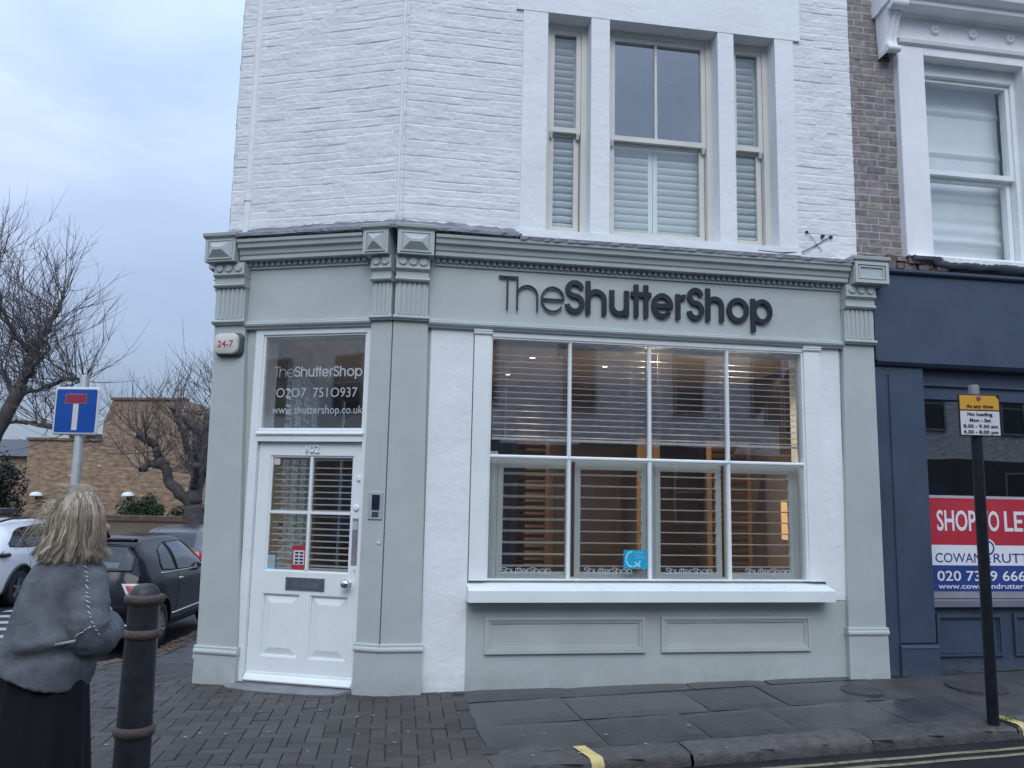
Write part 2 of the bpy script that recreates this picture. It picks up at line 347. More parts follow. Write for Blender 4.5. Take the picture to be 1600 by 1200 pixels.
# block pavers in herringbone
PAVER = mat('block_paver', (.060, .055, .050), .50, .3, 5, .8, 240, spec=.3, island=.24, bdist=.005, dirt=(.052, .05, .05), dirt_amt=.5, rvar=.16)
bl = [(-.42, 7.2), (-.10, 5.4), (-.02, 5.1)]
PAVREG = [(-.42, 7.2), (-.12, 5.42), (-.16, 5.36), (-.30, 5.28), (-.44, 5.16), (-.56, 4.9), (-.72, 4.3), (-1.02, 3.4), (-1.5, 2.75), (-2.25, 2.4), (-2.95, 2.6), (-3.55, 3.4), (-3.83, 4.6), (-3.98, 6), (-4.1, 8), (-4.2, 9.15), (-2.3, 9.15), (-2.3, 7.4)]
mb = MB(); th = R(8); ct, st = math.cos(th), math.sin(th); U = .105
for a in range(-60, 60):
    for b in range(-60, 60):
        s4 = (a - b) % 4
        if s4 not in (0, 3): continue
        w_, h_ = (2, 1) if s4 == 0 else (1, 2)
        cx, cy = (a + w_ / 2) * U, (b + h_ / 2) * U
        gx, gy = -2.2 + cx * ct - cy * st, 5.8 + cx * st + cy * ct
        if not inside(PAVREG, np.array([gx]), np.array([gy]))[0]: continue
        hw, hh = w_ * U / 2 - .0018, h_ * U / 2 - .0018; bv = .0035
        tz = [random.gauss(0, .0012) for _ in range(3)]; rot = random.gauss(0, .006)
        vs = []
        for (ex, ez) in ((0, -.014), (0, -.005), (bv, 0)):
            for sx_, sy_ in ((-1, -1), (1, -1), (1, 1), (-1, 1)):
                lx, ly = sx_ * (hw - ex), sy_ * (hh - ex); lx, ly = lx - rot * ly, ly + rot * lx
                px, py = gx + lx * ct - ly * st, gy + lx * st + ly * ct
                vs.append((px, py, zz(px, py) + ez + tz[0] + tz[1] * sx_ + tz[2] * sy_))
        mb.add(vs, [(8, 9, 10, 11)] + [(k + i, k + (i + 1) % 4, k + 4 + (i + 1) % 4, k + 4 + i) for k in (0, 4) for i in range(4)])
mb.build('paving', PAVER, kind='structure', recalc=True)
# flagstones
FLAG = mat('york_flagstone', (.056, .057, .057), .25, .28, 2.6, .4, 40, island=.22, bdist=.006, dirt=(.045, .046, .048), dirt_amt=.7, rvar=.14)
mb = MB()
rows = [(.235, .80), (.80, 1.38), (1.38, 2.0)]
for ri, (v0, v1) in enumerate(rows):
    u = .05 + .02 * ri; rr = random.Random(40 + ri)
    while u < (3.35, 3.1, 5.2)[ri]:
        L_ = rr.uniform(.62, 1.05); u1 = u + L_; g = .007
        dz = [rr.gauss(0, .003) for _ in range(4)]
        n = 6; P = np.zeros((n + 1, n + 1, 3))
        for i in range(n + 1):
            for j in range(n + 1):
                a = u + g + (L_ - 2 * g) * i / n; b = v0 + g + (v1 - v0 - 2 * g) * j / n
                if i in (0, n): a += rr.gauss(0, .003)
                if j in (0, n): b += rr.gauss(0, .003)
                p = FK(a, b); fi, fj = i / n, j / n
                z = dz[0] * (1 - fi) * (1 - fj) + dz[1] * fi * (1 - fj) + dz[2] * fi * fj + dz[3] * (1 - fi) * fj
                P[i, j] = (p.x, p.y, zz(p.x, p.y) + z - (.008 if i in (0, n) or j in (0, n) else 0))
        mb.grid(P); u = u1
mb.build('flagstones', FLAG, kind='structure', recalc=False)
# kerb stones
GRAN = mat('granite_kerb', (.085, .082, .078), .6, .35, 14, 1.0, 70, island=.3, bdist=.008, dirt=(.06, .06, .06), dirt_amt=.6)
mb = MB(); path = resample(KP, .12); i = 0; rr = random.Random(3)
cum = [0]
for a, b in zip(path, path[1:]): cum.append(cum[-1] + (b - a).length)
def kpt(s):
    k = max(0, min(len(path) - 2, int(np.searchsorted(cum, s)) - 1)); f = (s - cum[k]) / max(1e-6, cum[k + 1] - cum[k])
    p = path[k].lerp(path[k + 1], f); a = path[max(k - 1, 0)]; b = path[min(k + 2, len(path) - 1)]; t = (b - a).normalized()
    return p, Vector((t.y, -t.x))                # inward normal (towards the pavement)
s = 0
prof = [(0.0, -.14), (-.004, -.05), (-.001, -.02), (.008, -.005), (.022, 0), (.13, .003), (.226, .001), (.235, -.02)]
while s < cum[-1] - .3:
    Ls = rr.uniform(.85, 1.35); n = max(3, int(Ls / .07)); P = []
    jz = rr.gauss(0, .002); jd = rr.gauss(0, .004)
    for q in range(n + 1):
        p, nn = kpt(min(s + .006 + (Ls - .012) * q / n, cum[-1]))
        row = []
        for d, z in prof:
            x, y = p.x + nn.x * (d + jd), p.y + nn.y * (d + jd)
            e = -.006 if q in (0, n) and z > -.1 else 0
            row.append((x + rr.gauss(0, .0022), y + rr.gauss(0, .0022), zz(x, y) + z + jz + e + rr.gauss(0, .0012)))
        P.append(row)
    mb.grid(P); s += Ls
mb.build('kerb', GRAN, kind='structure', smooth=True, recalc=True, sharp=28)
YEL = mat('yellow_road_paint', (.62, .50, .20), .6, .1, 20, .4, 120, dirt=(.13, .115, .08), dirt_amt=.95)
YELW = mat('worn_yellow_paint', (.24, .22, .13), .6, .25, 30, .3, 120, dirt=(.055, .055, .055), dirt_amt=1.0)
def kerbmark(u, wd, sk=.05):
    mb = MB(FK); P = []
    for k in range(5):
        uu = u + wd * k / 4; row = []
        for d, z in [(-.006, -.06), (-.006, -.03), (0, -.012), (.014, .002), (.035, .009), (.12, .011), (.24, .011)]:
            p = FK(uu - sk * d / .24 + .01 * math.sin(d * 30), d); row.append((uu - sk * d / .24 + random.gauss(0, .0015), d, zz(p.x, p.y) + z))
        P.append(row)
    mb.grid(P); mb.build('kerb_marking', YEL, kind='structure', smooth=True)
kerbmark(.655, .085)
kerbmark(3.93, .085)
for v in (-.165, -.275):
    mb = MB(FK); P = []
    for k in range(0, 120):
        u = -.3 + k * .09; row = []
        for d in (v - .022, v + .022):
            p = FK(u, d); row.append((u, d + .004 * math.sin(u * 9 + v * 50), zz(p.x, p.y) - .081))
        P.append(row)
    mb.grid(P); mb.build('road_marking', YELW, kind='structure')
RW = mat('white_road_paint', (.36, .36, .36), .6, .15, 12, .2, 120, dirt=(.15, .15, .15), dirt_amt=.5)
mb = MB()
for k in range(7):
    y0 = 10.6 + k * .78
    P = [[(-8.9 + i * .25, y0 + j * .30 + .06 * i, zz(-8.9 + i * .25, y0 + j * .30 + .06 * i) - .080) for j in range(2)] for i in range(12)]
    mb.grid(P)
mb.build('road_marking', RW, kind='structure')
# step at the shop door
STONE = mat('stone_step', (.20, .205, .215), .6, .25, 8, .6, 60, dirt=(.12, .12, .125), dirt_amt=.6)
# ---------------------------------------------------------------- corner shop
shop = thing('corner_shop', 'white painted brick corner shop with pale sage shopfront and white half-glazed door', 'shop building', tuple(C0))
ZT = 7.3
def brick_face(fr, u0, u1, z0, z1, d, seed, course=.0745, step=(.011, .0062), joint=.006, mask=.55, rough=.0025, attr=False, L_=.225, edge_u=None, relief=.003):
    nu, nz = int((u1 - u0) / step[0]) + 1, int((z1 - z0) / step[1]) + 1
    uu = np.linspace(u0, u1, nu); zz_ = np.linspace(z0, z1, nz); U, Z = np.meshgrid(uu, zz_, indexing='ij')
    Zw = Z + .004 * vnoise(U * 2.2, Z * .6, seed) + .003 * vnoise(U * 9, Z * 5, seed + 3)
    Uw = U + .006 * vnoise(U * 8, Z * 8, seed + 5)
    row = np.floor(Zw / course).astype(int); fz = Zw / course - row
    g = np.random.default_rng(seed); rowoff = g.random(400) * .05; jm = g.random(400)
    ux = Uw + (row % 2) * L_ / 2 + rowoff[row % 400]
    col = np.floor(ux / L_).astype(int); fu = ux / L_ - col
    hsh = g.random((400, 400)); bo = hsh[row % 400, col % 400]
    dz = np.minimum(fz, 1 - fz) * course; du = np.minimum(fu, 1 - fu) * L_
    jz = np.exp(-(dz / .0048) ** 2); ju = np.exp(-(du / .005) ** 2)
    bed = np.floor(Zw / course + .5).astype(int)
    m1 = np.clip(.5 + .9 * vnoise(U * 2.4 + bed * 7.3, bed * 3.1, seed + 9) + .35 * (jm[bed % 400] - .5) + (mask - .5), 0.02, 1)
    m2 = np.clip(.62 + .9 * vnoise(U * 3, Z * 9, seed + 11) + (mask - .55), 0, 1)
    h = (bo - .5) * relief * 2 - joint * np.maximum(jz * m1, ju * m2 * .75)
    h += rough * vnoise(U * 28, Z * 40, seed + 13, 3) + rough * .8 * vnoise(U * 7, Z * 18, seed + 15, 2)
    # ledge: courses lean out a little, as hand-made bricks do
    h += (fz - .5) * .003 * (hsh[(row + 7) % 400, (col + 3) % 400] - .2)
    P = np.stack([U, d + h, Z], -1)
    return P, (row, col, np.maximum(jz, ju))
def brick_obj(name, fr, u0, u1, z0, z1, d, seed, m, parent, colour=False, **kw):
    P, (row, col, jj) = brick_face(fr, u0, u1, z0, z1, d, seed, **kw)
    org = np.array(ORG.get(parent.name, (0, 0, 0))) if parent else np.zeros(3)
    o, t, n = np.array(fr.o), np.array(fr.t), np.array(fr.n)
    W = o + P[..., 0:1] * t + P[..., 1:2] * n + P[..., 2:3] * np.array([0, 0, 1]) - org
    nu, nz = W.shape[:2]
    idx = np.arange(nu * nz).reshape(nu, nz)
    q = np.stack([idx[:-1, :-1], idx[1:, :-1], idx[1:, 1:], idx[:-1, 1:]], -1).reshape(-1, 4)
    nrm = np.cross(W[1, 0] - W[0, 0], W[0, 1] - W[0, 0])
    if nrm @ n < 0: q = q[:, ::-1]
    me = bpy.data.meshes.new(name); me.vertices.add(nu * nz); me.vertices.foreach_set('co', W.reshape(-1, 3).ravel())
    me.loops.add(q.size); me.loops.foreach_set('vertex_index', q.ravel().astype(np.int32))
    me.polygons.add(len(q)); me.polygons.foreach_set('loop_start', np.arange(0, q.size, 4, dtype=np.int32))
    me.update(calc_edges=True); me.validate()
    if colour:
        g = np.random.default_rng(seed + 100); tint = g.random((400, 400)); tv = tint[row % 400, col % 400]
        c = np.zeros((nu, nz, 4)); c[..., 0] = tv; c[..., 1] = np.clip(jj * 1.3, 0, 1); c[..., 3] = 1
        at = me.color_attributes.new('brick', 'FLOAT_COLOR', 'POINT'); at.data.foreach_set('color', c.reshape(-1))
    me.materials.append(m)
    return link(name, me, parent, True, recalc=False)
brick_obj('brick_wall', FC, -.004, 1.70, 3.93, ZT, -.1, 11, WBRICK, shop, joint=.0065, step=(.008, .0048))
brick_obj('brick_wall', FL, -.004, 1.10, 3.93, ZT, -.1, 12, WBRICK, shop, joint=.0065, step=(.008, .0048))
brick_obj('brick_wall', FL, 3.81, 4.425, 3.86, ZT, -.1, 13, WBRICK, shop, joint=.0065, step=(.008, .0048))
brick_obj('brick_wall', FS, .090, 3.0, 3.6, ZT, -.028, 14, WBRICK, shop, step=(.02, .009))
# painted waste pipe up the far corner and a raised quoin strip
mb = MB(FC); mb.tube([(1.525, -.108, 3.96 + .56 * k) for k in range(7)], .036, 12); mb.tube([(1.525, -.106, 4.28), (1.525, -.106, 4.33)], .042, 12)
mb.build('waste_pipe', RENDER, shop, True, sharp=40)
mb = MB(FL)
mb.tube([(.0, -.098 + .0, z) for z in np.linspace(3.95, ZT, 26)], [.013 + .003 * math.sin(z * 17) for z in np.linspace(3.95, ZT, 26)], 8); mb.build('corner_bead', RENDER, shop, True)
# smooth rendered surround of the first floor windows
mb = MB(FL); WINS = [(1.335, 1.755), (1.935, 3.02), (3.185, 3.615)]
def panel(mb, u0, u1, z0, z1, d1, d0=-.31, seed=0):
    nu, nz = max(2, int((u1 - u0) / .035)), max(2, int((z1 - z0) / .035)); P = np.zeros((nu + 1, nz + 1, 3))
    U, Z = np.meshgrid(np.linspace(u0, u1, nu + 1), np.linspace(z0, z1, nz + 1), indexing='ij')
    H = d1 + .0035 * vnoise(U * 5 + 3, Z * 4, 31 + seed, 3)
    H[0] = H[-1] = d1; H[:, 0] = H[:, -1] = d1
    P[..., 0], P[..., 1], P[..., 2] = U, H, Z
    mb.grid(P)
    mb.add([(u0, d0, z0), (u1, d0, z0), (u1, d0, z1), (u0, d0, z1), (u0, d1, z0), (u1, d1, z0), (u1, d1, z1), (u0, d1, z1)], [(0, 1, 5, 4), (1, 2, 6, 5), (2, 3, 7, 6), (3, 0, 4, 7)])
ZH, ZB = 6.145, 4.015
panel(mb, 1.10, 1.335, ZB, ZH, -.082); panel(mb, 1.755, 1.935, ZB, ZH, -.082); panel(mb, 3.02, 3.185, ZB, ZH, -.082); panel(mb, 3.615, 3.81, ZB, ZH, -.082)
panel(mb, 1.06, 3.83, ZB - .075, ZB, -.074); panel(mb, 1.10, 3.81, 3.80, ZB - .075, -.086); panel(mb, 1.03, 3.885, ZH, ZT, -.078)
mb.build('window_surround', RENDER, shop, True, sharp=50)
# core walls and roof behind the faces
mb = MB(FL)
for a, b in ((.02, 1.32), (1.77, 1.92), (3.035, 3.17), (3.63, 4.42)): mb.box(a, b, -.4, -.115, 3.6, ZT)
mb.box(1.32, 3.63, -.4, -.32, ZH + .0, ZT); mb.box(1.32, 3.63, -.4, -.32, 3.6, ZB)
mb.build('core_wall', RENDER, shop)
mb = MB(FC); mb.box(.03, 1.66, -.4, -.115, 3.6, ZT); mb.build('core_wall', RENDER, shop)
mb = MB(FC); mb.box(1.305, 1.64, -.3, -.055, -.4, 3.69); mb.box(.0, .198, -.3, -.06, -.3, 3.69); mb.box(.198, 1.305, -.3, -.06, 3.05, 3.69); mb.build('core_wall', SAGE, shop)
mb = MB(FL); mb.box(.0, .345, -.31, -.06, -.3, 3.69); mb.box(4.15, 4.5, -.31, -.06, -.3, 3.69); mb.box(.345, 4.15, -.31, -.06, 3.05, 3.69); mb.build('core_wall', SAGE, shop)
mb = MB(FS); mb.box(.30, 1.2, -.4, -.045, -1.2, ZT); mb.box(3.2, 6, -.4, -.045, -1.2, ZT); mb.box(1.2, 3.2, -.4, -.045, -1.2, .75); mb.box(1.2, 3.2, -.4, -.045, 2.95, ZT); mb.build('core_wall', SAGE, shop)
far = FS(6, 0); bkr = FL(4.42, -6)
mb = MB(); p = [FL(4.42, -.1), FC(0.0, -.1), FC(1.66, -.1), FS(6, -.1), FL(4.42, -6.3)]
mb.add([(q.x, q.y, ZT) for q in p] + [(q.x, q.y, ZT + .1) for q in p], [(0, 1, 2, 3, 4), (5, 6, 7, 8, 9)] + [(i, (i + 1) % 5, 5 + (i + 1) % 5, 5 + i) for i in range(5)]); mb.build('roof', LEAD, shop)
# sash windows
BLUEG = mat('shutter_white', (.82, .87, .86), .45, .04, 3)
ROOMD = mat('dim_room', (.55, .58, .60), .8, .1, 2)
def sash(u0, u1, zup, zmr, ubar, gm):
    f = MB(FL); d = -.245
    f.frame(u0, u1, ZB, ZH, .055, -.32, d); w = f.build('sash_window', CREAM, shop)
    a, b = u0 + .055, u1 - .055
    m = MB(FL); m.frame(a + .002, b - .002, zmr, ZH - .055, .045, -.30, d - .012, wb=.05)
    if ubar: m.box(ubar - .012, ubar + .012, -.29, d - .02, zmr + .05, ZH - .1)
    for uu in (a + .004, b - .044): m.box8([(uu + .008, -.29, zmr - .055), (uu + .032, -.29, zmr - .055), (uu + .032, d - .03, zmr - .055), (uu + .008, d - .03, zmr - .055), (uu, -.3, zmr), (uu + .04, -.3, zmr), (uu + .04, d - .012, zmr), (uu, d - .012, zmr)])
    m.build('upper_sash', CREAM, w)
    m = MB(FL); m.frame(a + .006, b - .006, ZB + .056, zmr + .03, .05, -.345, d - .062, wb=.06); m.build('lower_sash', CREAM, w)
    m = MB(FL); m.quad((a + .04, -.285, zmr + .04), (b - .04, -.285, zmr + .04), (b - .04, -.285, ZH - .09), (a + .04, -.285, ZH - .09)); m.build('pane', gm, w)
    m = MB(FL); m.quad((a + .05, -.33, ZB + .1), (b - .05, -.33, ZB + .1), (b - .05, -.33, zmr + .0), (a + .05, -.33, zmr + .0)); m.build('pane', GLASSC, w)
    r = MB(FL); r.box(u0, u1, -1.6, -1.55, ZB - .1, ZH + .1); r.build('room_wall', ROOMD, w)
    return w
sash(*WINS[0], 6, 5.05, 0, GLASSC); sash(*WINS[1], 6, 5.02, 2.455, GLASSU); sash(*WINS[2], 6, 5.03, 0, GLASSC)
mb = MB(FL)
for k in range(4): mb.box((1.25, 1.845, 3.10, 3.69)[k], (1.26, 1.855, 3.11, 3.70)[k], -1.55, -.4, 3.9, 6.4)
mb.box(1.25, 3.7, -1.56, -.4, 3.88, 3.9); mb.box(1.25, 3.7, -1.56, -.4, 6.4, 6.42); mb.build('room_partition', ROOMD, shop)
def shutter(name, label, u0, u1, z0, z1, d, pitch, ang, m, fr=FL, st=.045, rail=.06, lw=.074, midrail=None, cat='shutter', group=None, th=.0055):
    t = thing(name, label, cat, tuple(fr((u0 + u1) / 2, d, z0)), group)
    MB(fr).frame(u0, u1, z0, z1, st, d - .014, d + .014, wb=rail, wt=rail).build('shutter_frame', m, t)
    n = max(1, int(round((z1 - z0 - 2 * rail) / pitch))); pz = (z1 - z0 - 2 * rail) / n
    l = MB(fr)
    for i in range(n):
        zc = z0 + rail + pz * (i + .5); ca, sa = math.cos(R(ang)), math.sin(R(ang)); pr = []
        for k in range(10):
            a = 2 * math.pi * k / 10; x, y = lw / 2 * math.cos(a), th * math.sin(a)
            pr.append((d + x * ca - y * sa, zc + x * sa + y * ca))
        l.extrude_u(pr, u0 + st + .002, u1 - st - .002)
    l.build('louvres', m, t, True, sharp=60)
    return t
gU = 'white louvred shutters behind the first floor windows'
for k, (a, b) in enumerate(((1.40, 1.70), (1.97, 2.455), (2.46, 2.985), (3.25, 3.56))):
    lbl = ('full-height white louvred shutter behind the narrow first floor window nearest the painted corner', 'white shutter leaf behind the big first floor window, nearer the painted corner',
           'white shutter leaf behind the big first floor window, nearer the brown brick', 'full-height white louvred shutter behind the narrow first floor window nearest the brown brick')[k]
    if k in (0, 3):
        shutter('window_shutter', lbl, a, b, 4.06, 6.08, -.365, .073, 52, BLUEG, group=gU, rail=.05, lw=.07)
    else:
        shutter('window_shutter', lbl, a, b, 4.06, 5.03, -.40, .073, 62, BLUEG, group=gU, rail=.05, lw=.078)
# --- pilasters
def reeded(mb, u0, u1, z0, z1, d, n):
    w_ = (u1 - u0) / n
    for k in range(n):
        c = u0 + w_ * (k + .5); r = w_ * .36
        vs, fs = [], []
        for z in (z0, z1):
            for q in range(7):
                a = math.pi * q / 6; vs.append((c - r * math.cos(a), d + r * .8 * math.sin(a), z))
        fs = [(q, q + 1, 8 + q, 7 + q) for q in range(6)] + [tuple(range(7)), tuple(range(7, 14))]
        mb.add(vs, fs)
def pilaster(fr, bot, top, cap, zb, pyramid=True, discs=3, flutes=6, baseh=.375, foot=False, lift=0):
    (b0, b1), (t0, t1), (c0, c1) = bot, top, cap
    m = MB(fr); zt = 3.085
    m.box8([(b0, -.2, baseh), (b1, -.2, baseh), (b1, 0, baseh), (b0, 0, baseh), (t0, -.2, zt), (t1, -.2, zt), (t1, 0, zt), (t0, 0, zt)])
    m.box8([(b0 - .012, -.2, zb), (b1 + .012, -.2, zb), (b1 + .012, .022, zb), (b0 - .012, .022, zb), (b0 - .008, -.2, baseh - .035), (b1 + .008, -.2, baseh - .035), (b1 + .008, .014, baseh - .035), (b0 - .008, .014, baseh - .035)])
    p = m.build('pilaster', SAGE, shop)
    m = MB(fr); m.extrude_u([(-.1, baseh - .034), (.026, baseh - .034), (.030, baseh - .02), (.026, baseh - .006), (.016, baseh + .003), (.016, baseh + .02), (.010, baseh + .028), (-.1, baseh + .028)], b0 - .016, b1 + .016)
    if foot: m.bbox(b0 - .014, b1 + .014, -.1, .032, zb, zb + .09)
    m.build('base_moulding', SAGE, p)
    m = MB(fr); a, b = t0 + .01 * 0, t1
    m.extrude_u([(-.15, zt + .001), (.028, zt + .001), (.034, zt + .014), (.05, zt + .02), (.05, zt + .032), (.04, zt + .042), (-.15, zt + .042)], a - .008, b + .008)
    m.box(a + .006, b - .006, -.15, .022, zt + .042, zt + .335)
    reeded(m, a + .02, b - .02, zt + .05, zt + .330, .022, flutes)
    z = zt + .335
    m.extrude_u([(-.15, z), (.04, z), (.062, z + .008), (.07, z + .02), (.062, z + .034), (.045, z + .04), (-.15, z + .04)], a, b)
    z += .04
    m.box(a + .006, b - .006, -.15, .05, z, z + .052); z += .052
    m.extrude_u([(-.15, z), (.055, z), (.085, z + .018), (.085, z + .026), (-.15, z + .026)], a + .002, b - .002); z += .026
    m.box(a + .004, b - .004, -.15, .072, z, z + .105)
    wd = (b - a) / (discs + .35)
    for k in range(discs):
        cu = (a + b) / 2 + (k - (discs - 1) / 2) * wd
        m.lathe([(.036, .06), (.036, .082), (.030, .088), (.0, .088)], cu, 0, z + .055, 20, 'd', caps=False)
    z += .105
    m.box(c0, c1, -.15, .135, z, z + .215)
    zc0, zc1 = z + .03, z + .185; i0, i1 = c0 + .035, c1 - .035
    if pyramid:
        m.frame(i0 - .012, i1 + .012, zc0 - .012, zc1 + .012, .012, .13, .146)
        e = min((zc1 - zc0) / 2, (i1 - i0) / 2) * .92; zm = (zc0 + zc1) / 2
        if (i1 - i0) > (zc1 - zc0):
            m.add([(i0, .1355, zc0), (i1, .1355, zc0), (i1, .1355, zc1), (i0, .1355, zc1), (i0 + e, .185, zm - .012), (i1 - e, .185, zm - .012), (i1 - e, .185, zm + .012), (i0 + e, .185, zm + .012)], [(0, 1, 5, 4), (1, 2, 6, 5), (2, 3, 7, 6), (3, 0, 4, 7), (4, 5, 6, 7)])
        else:
            m.add([(i0, .1355, zc0), (i1, .1355, zc0), (i1, .1355, zc1), (i0, .1355, zc1), ((i0 + i1) / 2, .185, zm)], [(0, 1, 4), (1, 2, 4), (2, 3, 4), (3, 0, 4)])
    else:
        m.frame(c0 + .005, c1 - .005, z + .006, z + .209, .03, .13, .155); m.frame(c0 + .045, c1 - .045, z + .046, z + .17, .014, .13, .149)
    z += .215
    m.extrude_u([(-.15, z), (.135, z), (.165, z + .014), (.17, z + .04), (.15, z + .05), (-.15, z + .05)], c0 - .012, c1 + .012)
    m.build('capital', SAGE, p)
    return p
pilaster(FL, (.006, .334), (.006, .300), (.012, .325), -.15)
pilaster(FC, (.006, .205), (.006, .196), (.02, .25), -.15, discs=2, flutes=4)
pilaster(FC, (1.285, 1.665), (1.405, 1.712), (1.475, 1.775), -.30, baseh=.27)
pilaster(FL, (4.135, 4.50), (4.185, 4.495), (4.235, 4.585), -.1, pyramid=False, baseh=.48, foot=True)
pilaster(FS, (.10, .42), (.10, .42), (.11, .43), -.5, baseh=.2)
# --- fascia, mouldings, cornice, flashing
CORN = [(-.1, 3.665), (.052, 3.663), (.060, 3.668), (.062, 3.70), (.075, 3.712), (.085, 3.755), (.112, 3.765), (.118, 3.80), (.135, 3.81), (.14, 3.835), (-.1, 3.85)]
for fr, a, b, ca, cb in ((FL, .30, 4.20, .34, 4.22), (FC, .19, 1.42, .262, 1.462)):
    m = MB(fr); m.box(a, b, -.3, -.04, 3.10, 3.70); fa = m.build('fascia_board', SAGE, shop)
    m = MB(fr); m.extrude_u([(-.29, 3.045), (-.012, 3.045), (-.008, 3.055), (.014, 3.07), (.020, 3.085), (.004, 3.095), (.004, 3.108), (-.012, 3.118), (-.03, 3.122), (-.29, 3.122)], a + .002, b - .002); m.build('fascia_moulding', SAGE, fa)
    m = MB(fr); m.extrude_u(CORN, ca, cb); co = m.build('cornice', SAGE, shop)
    m = MB(fr); n = int((cb - ca) / .055)
    for k in range(n): u = ca + .014 + k * .055; m.box(u, u + .03, -.1, .004, 3.626, 3.664)
    m.box(ca, cb, -.1, -.022, 3.60, 3.664); m.build('dentils', SAGE, co)
def flashing(fr, u0, u1, za, zb, d1=.15, seed=0, rag=.02, lift=0):
    n = int((u1 - u0) / .04) + 1; P = []
    for i in range(n + 1):
        u = u0 + (u1 - u0) * i / n; r_ = random.gauss(0, 1)
        w_ = .007 * math.sin(u * 2.3 + seed) + .003 * math.sin(u * 7.7 + 2 * seed) + random.gauss(0, .0025)
        P.append([(u, d1 + .012 + .004 * r_, za - .022 + .25 * w_), (u, d1 + .010, za + .006 + .3 * w_), (u, d1 * .45 + .01 * r_, za + (zb - za) * .35 + .004 * r_), (u, -.060, zb - .035 + w_), (u, -.082, zb - .015 + w_ + .006 * r_), (u, -.086, zb + w_ + rag * .25 * r_)])
    m = MB(fr); m.grid(P); return m.build('lead_flashing', LEAD, shop, False)
flashing(FC, -.03, 1.72, 3.885, 4.01, .13, 1); flashing(FL, -.02, 1.085, 3.885, 4.01, .13, 2); flashing(FL, 1.07, 4.30, 3.855, 3.93, .135, 3)
# --- shop window
m = MB(FL); panel(m, .335, .705, -.1, 3.05, -.045, -.3, 5); m.build('rendered_pier', RENDER, shop, True, sharp=50)
m = MB(FL); panel(m, 3.955, 4.16, .742, 3.05, -.045, -.3, 6); m.build('rendered_pier', RENDER, shop, True, sharp=50)
m = MB(FL); panel(m, .705, 4.18, -.1, .742, -.05, -.3, 7); m.box(.345, 4.2, -.42, -.31, -.1, .9); sr = m.build('stall_riser', SAGE, shop, True, sharp=50)
for a, b in ((.862, 2.254), (2.397, 3.787)):
    m = MB(FL); m.frame(a, b, .307, .608, .028, -.05, -.022); m.frame(a + .0285, b - .0285, .3355, .5795, .018, -.05, -.034); m.frame(a + .047, b - .047, .354, .561, .010, -.05, -.040); m.build('panel_moulding', SAGE, sr)
m = MB(FL); m.add([(.70, -.2, .735), (3.945, -.2, .735), (3.945, .125, .745), (.70, .125, .745), (.70, -.2, .912), (3.945, -.2, .912), (3.945, .125, .838), (.70, .125, .838), (.70, .119, .846), (3.945, .119, .846)],
    [(0, 1, 2, 3), (2, 3, 7, 6), (7, 6, 9, 8), (8, 9, 5, 4), (0, 4, 8, 7, 3), (1, 5, 9, 6, 2), (0, 1, 5, 4)]); m.build('window_sill', WHITEP, shop)
m = MB(FL)
for a, b in ((.712, .858), (3.792, 3.952)):
    m.box(a, b, -.3, -.022, .905, 3.035); m.extrude_u([(-.04, 3.005), (-.012, 3.005), (-.004, 3.016), (-.004, 3.028), (.002, 3.034), (.002, 3.044), (-.04, 3.044)], a - .008, b + .008)
m.box(.858, 3.792, -.3, -.035, 2.995, 3.044)
m.frame(.858, 3.792, .905, 2.995, .016, -.12, -.045, wb=.012)
dw = m.build('display_window', WHITEP, shop)
m = MB(FL); ZTR = 1.95; bars = (1.574, 2.311, 3.052)
for u in bars: m.extrude_u  # (bars below)
for u in bars:
    for z0, z1 in ((.917, ZTR - .014), (ZTR + .014, 2.98)):
        m.add([(u - .014, -.1, z0), (u + .014, -.1, z0), (u + .016, -.062, z0), (u + .006, -.05, z0), (u - .006, -.05, z0), (u - .016, -.062, z0),
               (u - .014, -.1, z1), (u + .014, -.1, z1), (u + .016, -.062, z1), (u + .006, -.05, z1), (u - .006, -.05, z1), (u - .016, -.062, z1)],
              [tuple(range(6)), tuple(range(6, 12))] + [(i, (i + 1) % 6, 6 + (i + 1) % 6, 6 + i) for i in range(6)])
m.extrude_u([(-.1, ZTR - .014), (-.062, ZTR - .017), (-.048, ZTR - .006), (-.048, ZTR + .006), (-.062, ZTR + .017), (-.1, ZTR + .014)], .874, 3.776)
m.build('glazing_bars', WHITEP, dw)
ub = [.873, *bars, 3.777]
for i in range(4):
    for z0, z1 in ((.915, ZTR), (ZTR, 2.98)):
        jx = random.gauss(0, .0012); MB(FL).quad((ub[i], -.082 + jx, z0), (ub[i + 1], -.082 - jx, z0), (ub[i + 1], -.082 + jx * .5, z1), (ub[i], -.082 - jx * .3, z1)).build('window_pane', GLASSD, dw)
ETCH = mat('etched_lettering', (.42, .45, .48), .7, .05, 5); BAND = mat('dark_band', (.05, .055, .075), .5, .1, 5)
for i in range(4):
    c = (.865, 1.59, 2.33, 3.07)[i]
    shop_word(FL, c, .962, .56, .052, -.0795, 0, 8, 16, ETCH, dw, 'window_lettering', start=3)
TEAL = mat('teal_sticker', (.012, .33, .52), .5, .05, 5); TEALL = mat('pale_blue_ink', (.35, .68, .85), .5, .05, 5)
m = MB(FL); m.box(2.075, 2.291, -.081, -.0785, 1.005, 1.165); stk = m.build('teal_sticker', TEAL, dw)
m = MB(FL); ribbon(m, arc(2.15, 1.088, .052, .062, 85, 185, 12), .012, 0, 0, 1, 1, -.0785, -.0778); ribbon(m, arc(2.15, 1.086, .052, .062, 190, 275, 12), .012, 0, 0, 1, 1, -.0785, -.0778)
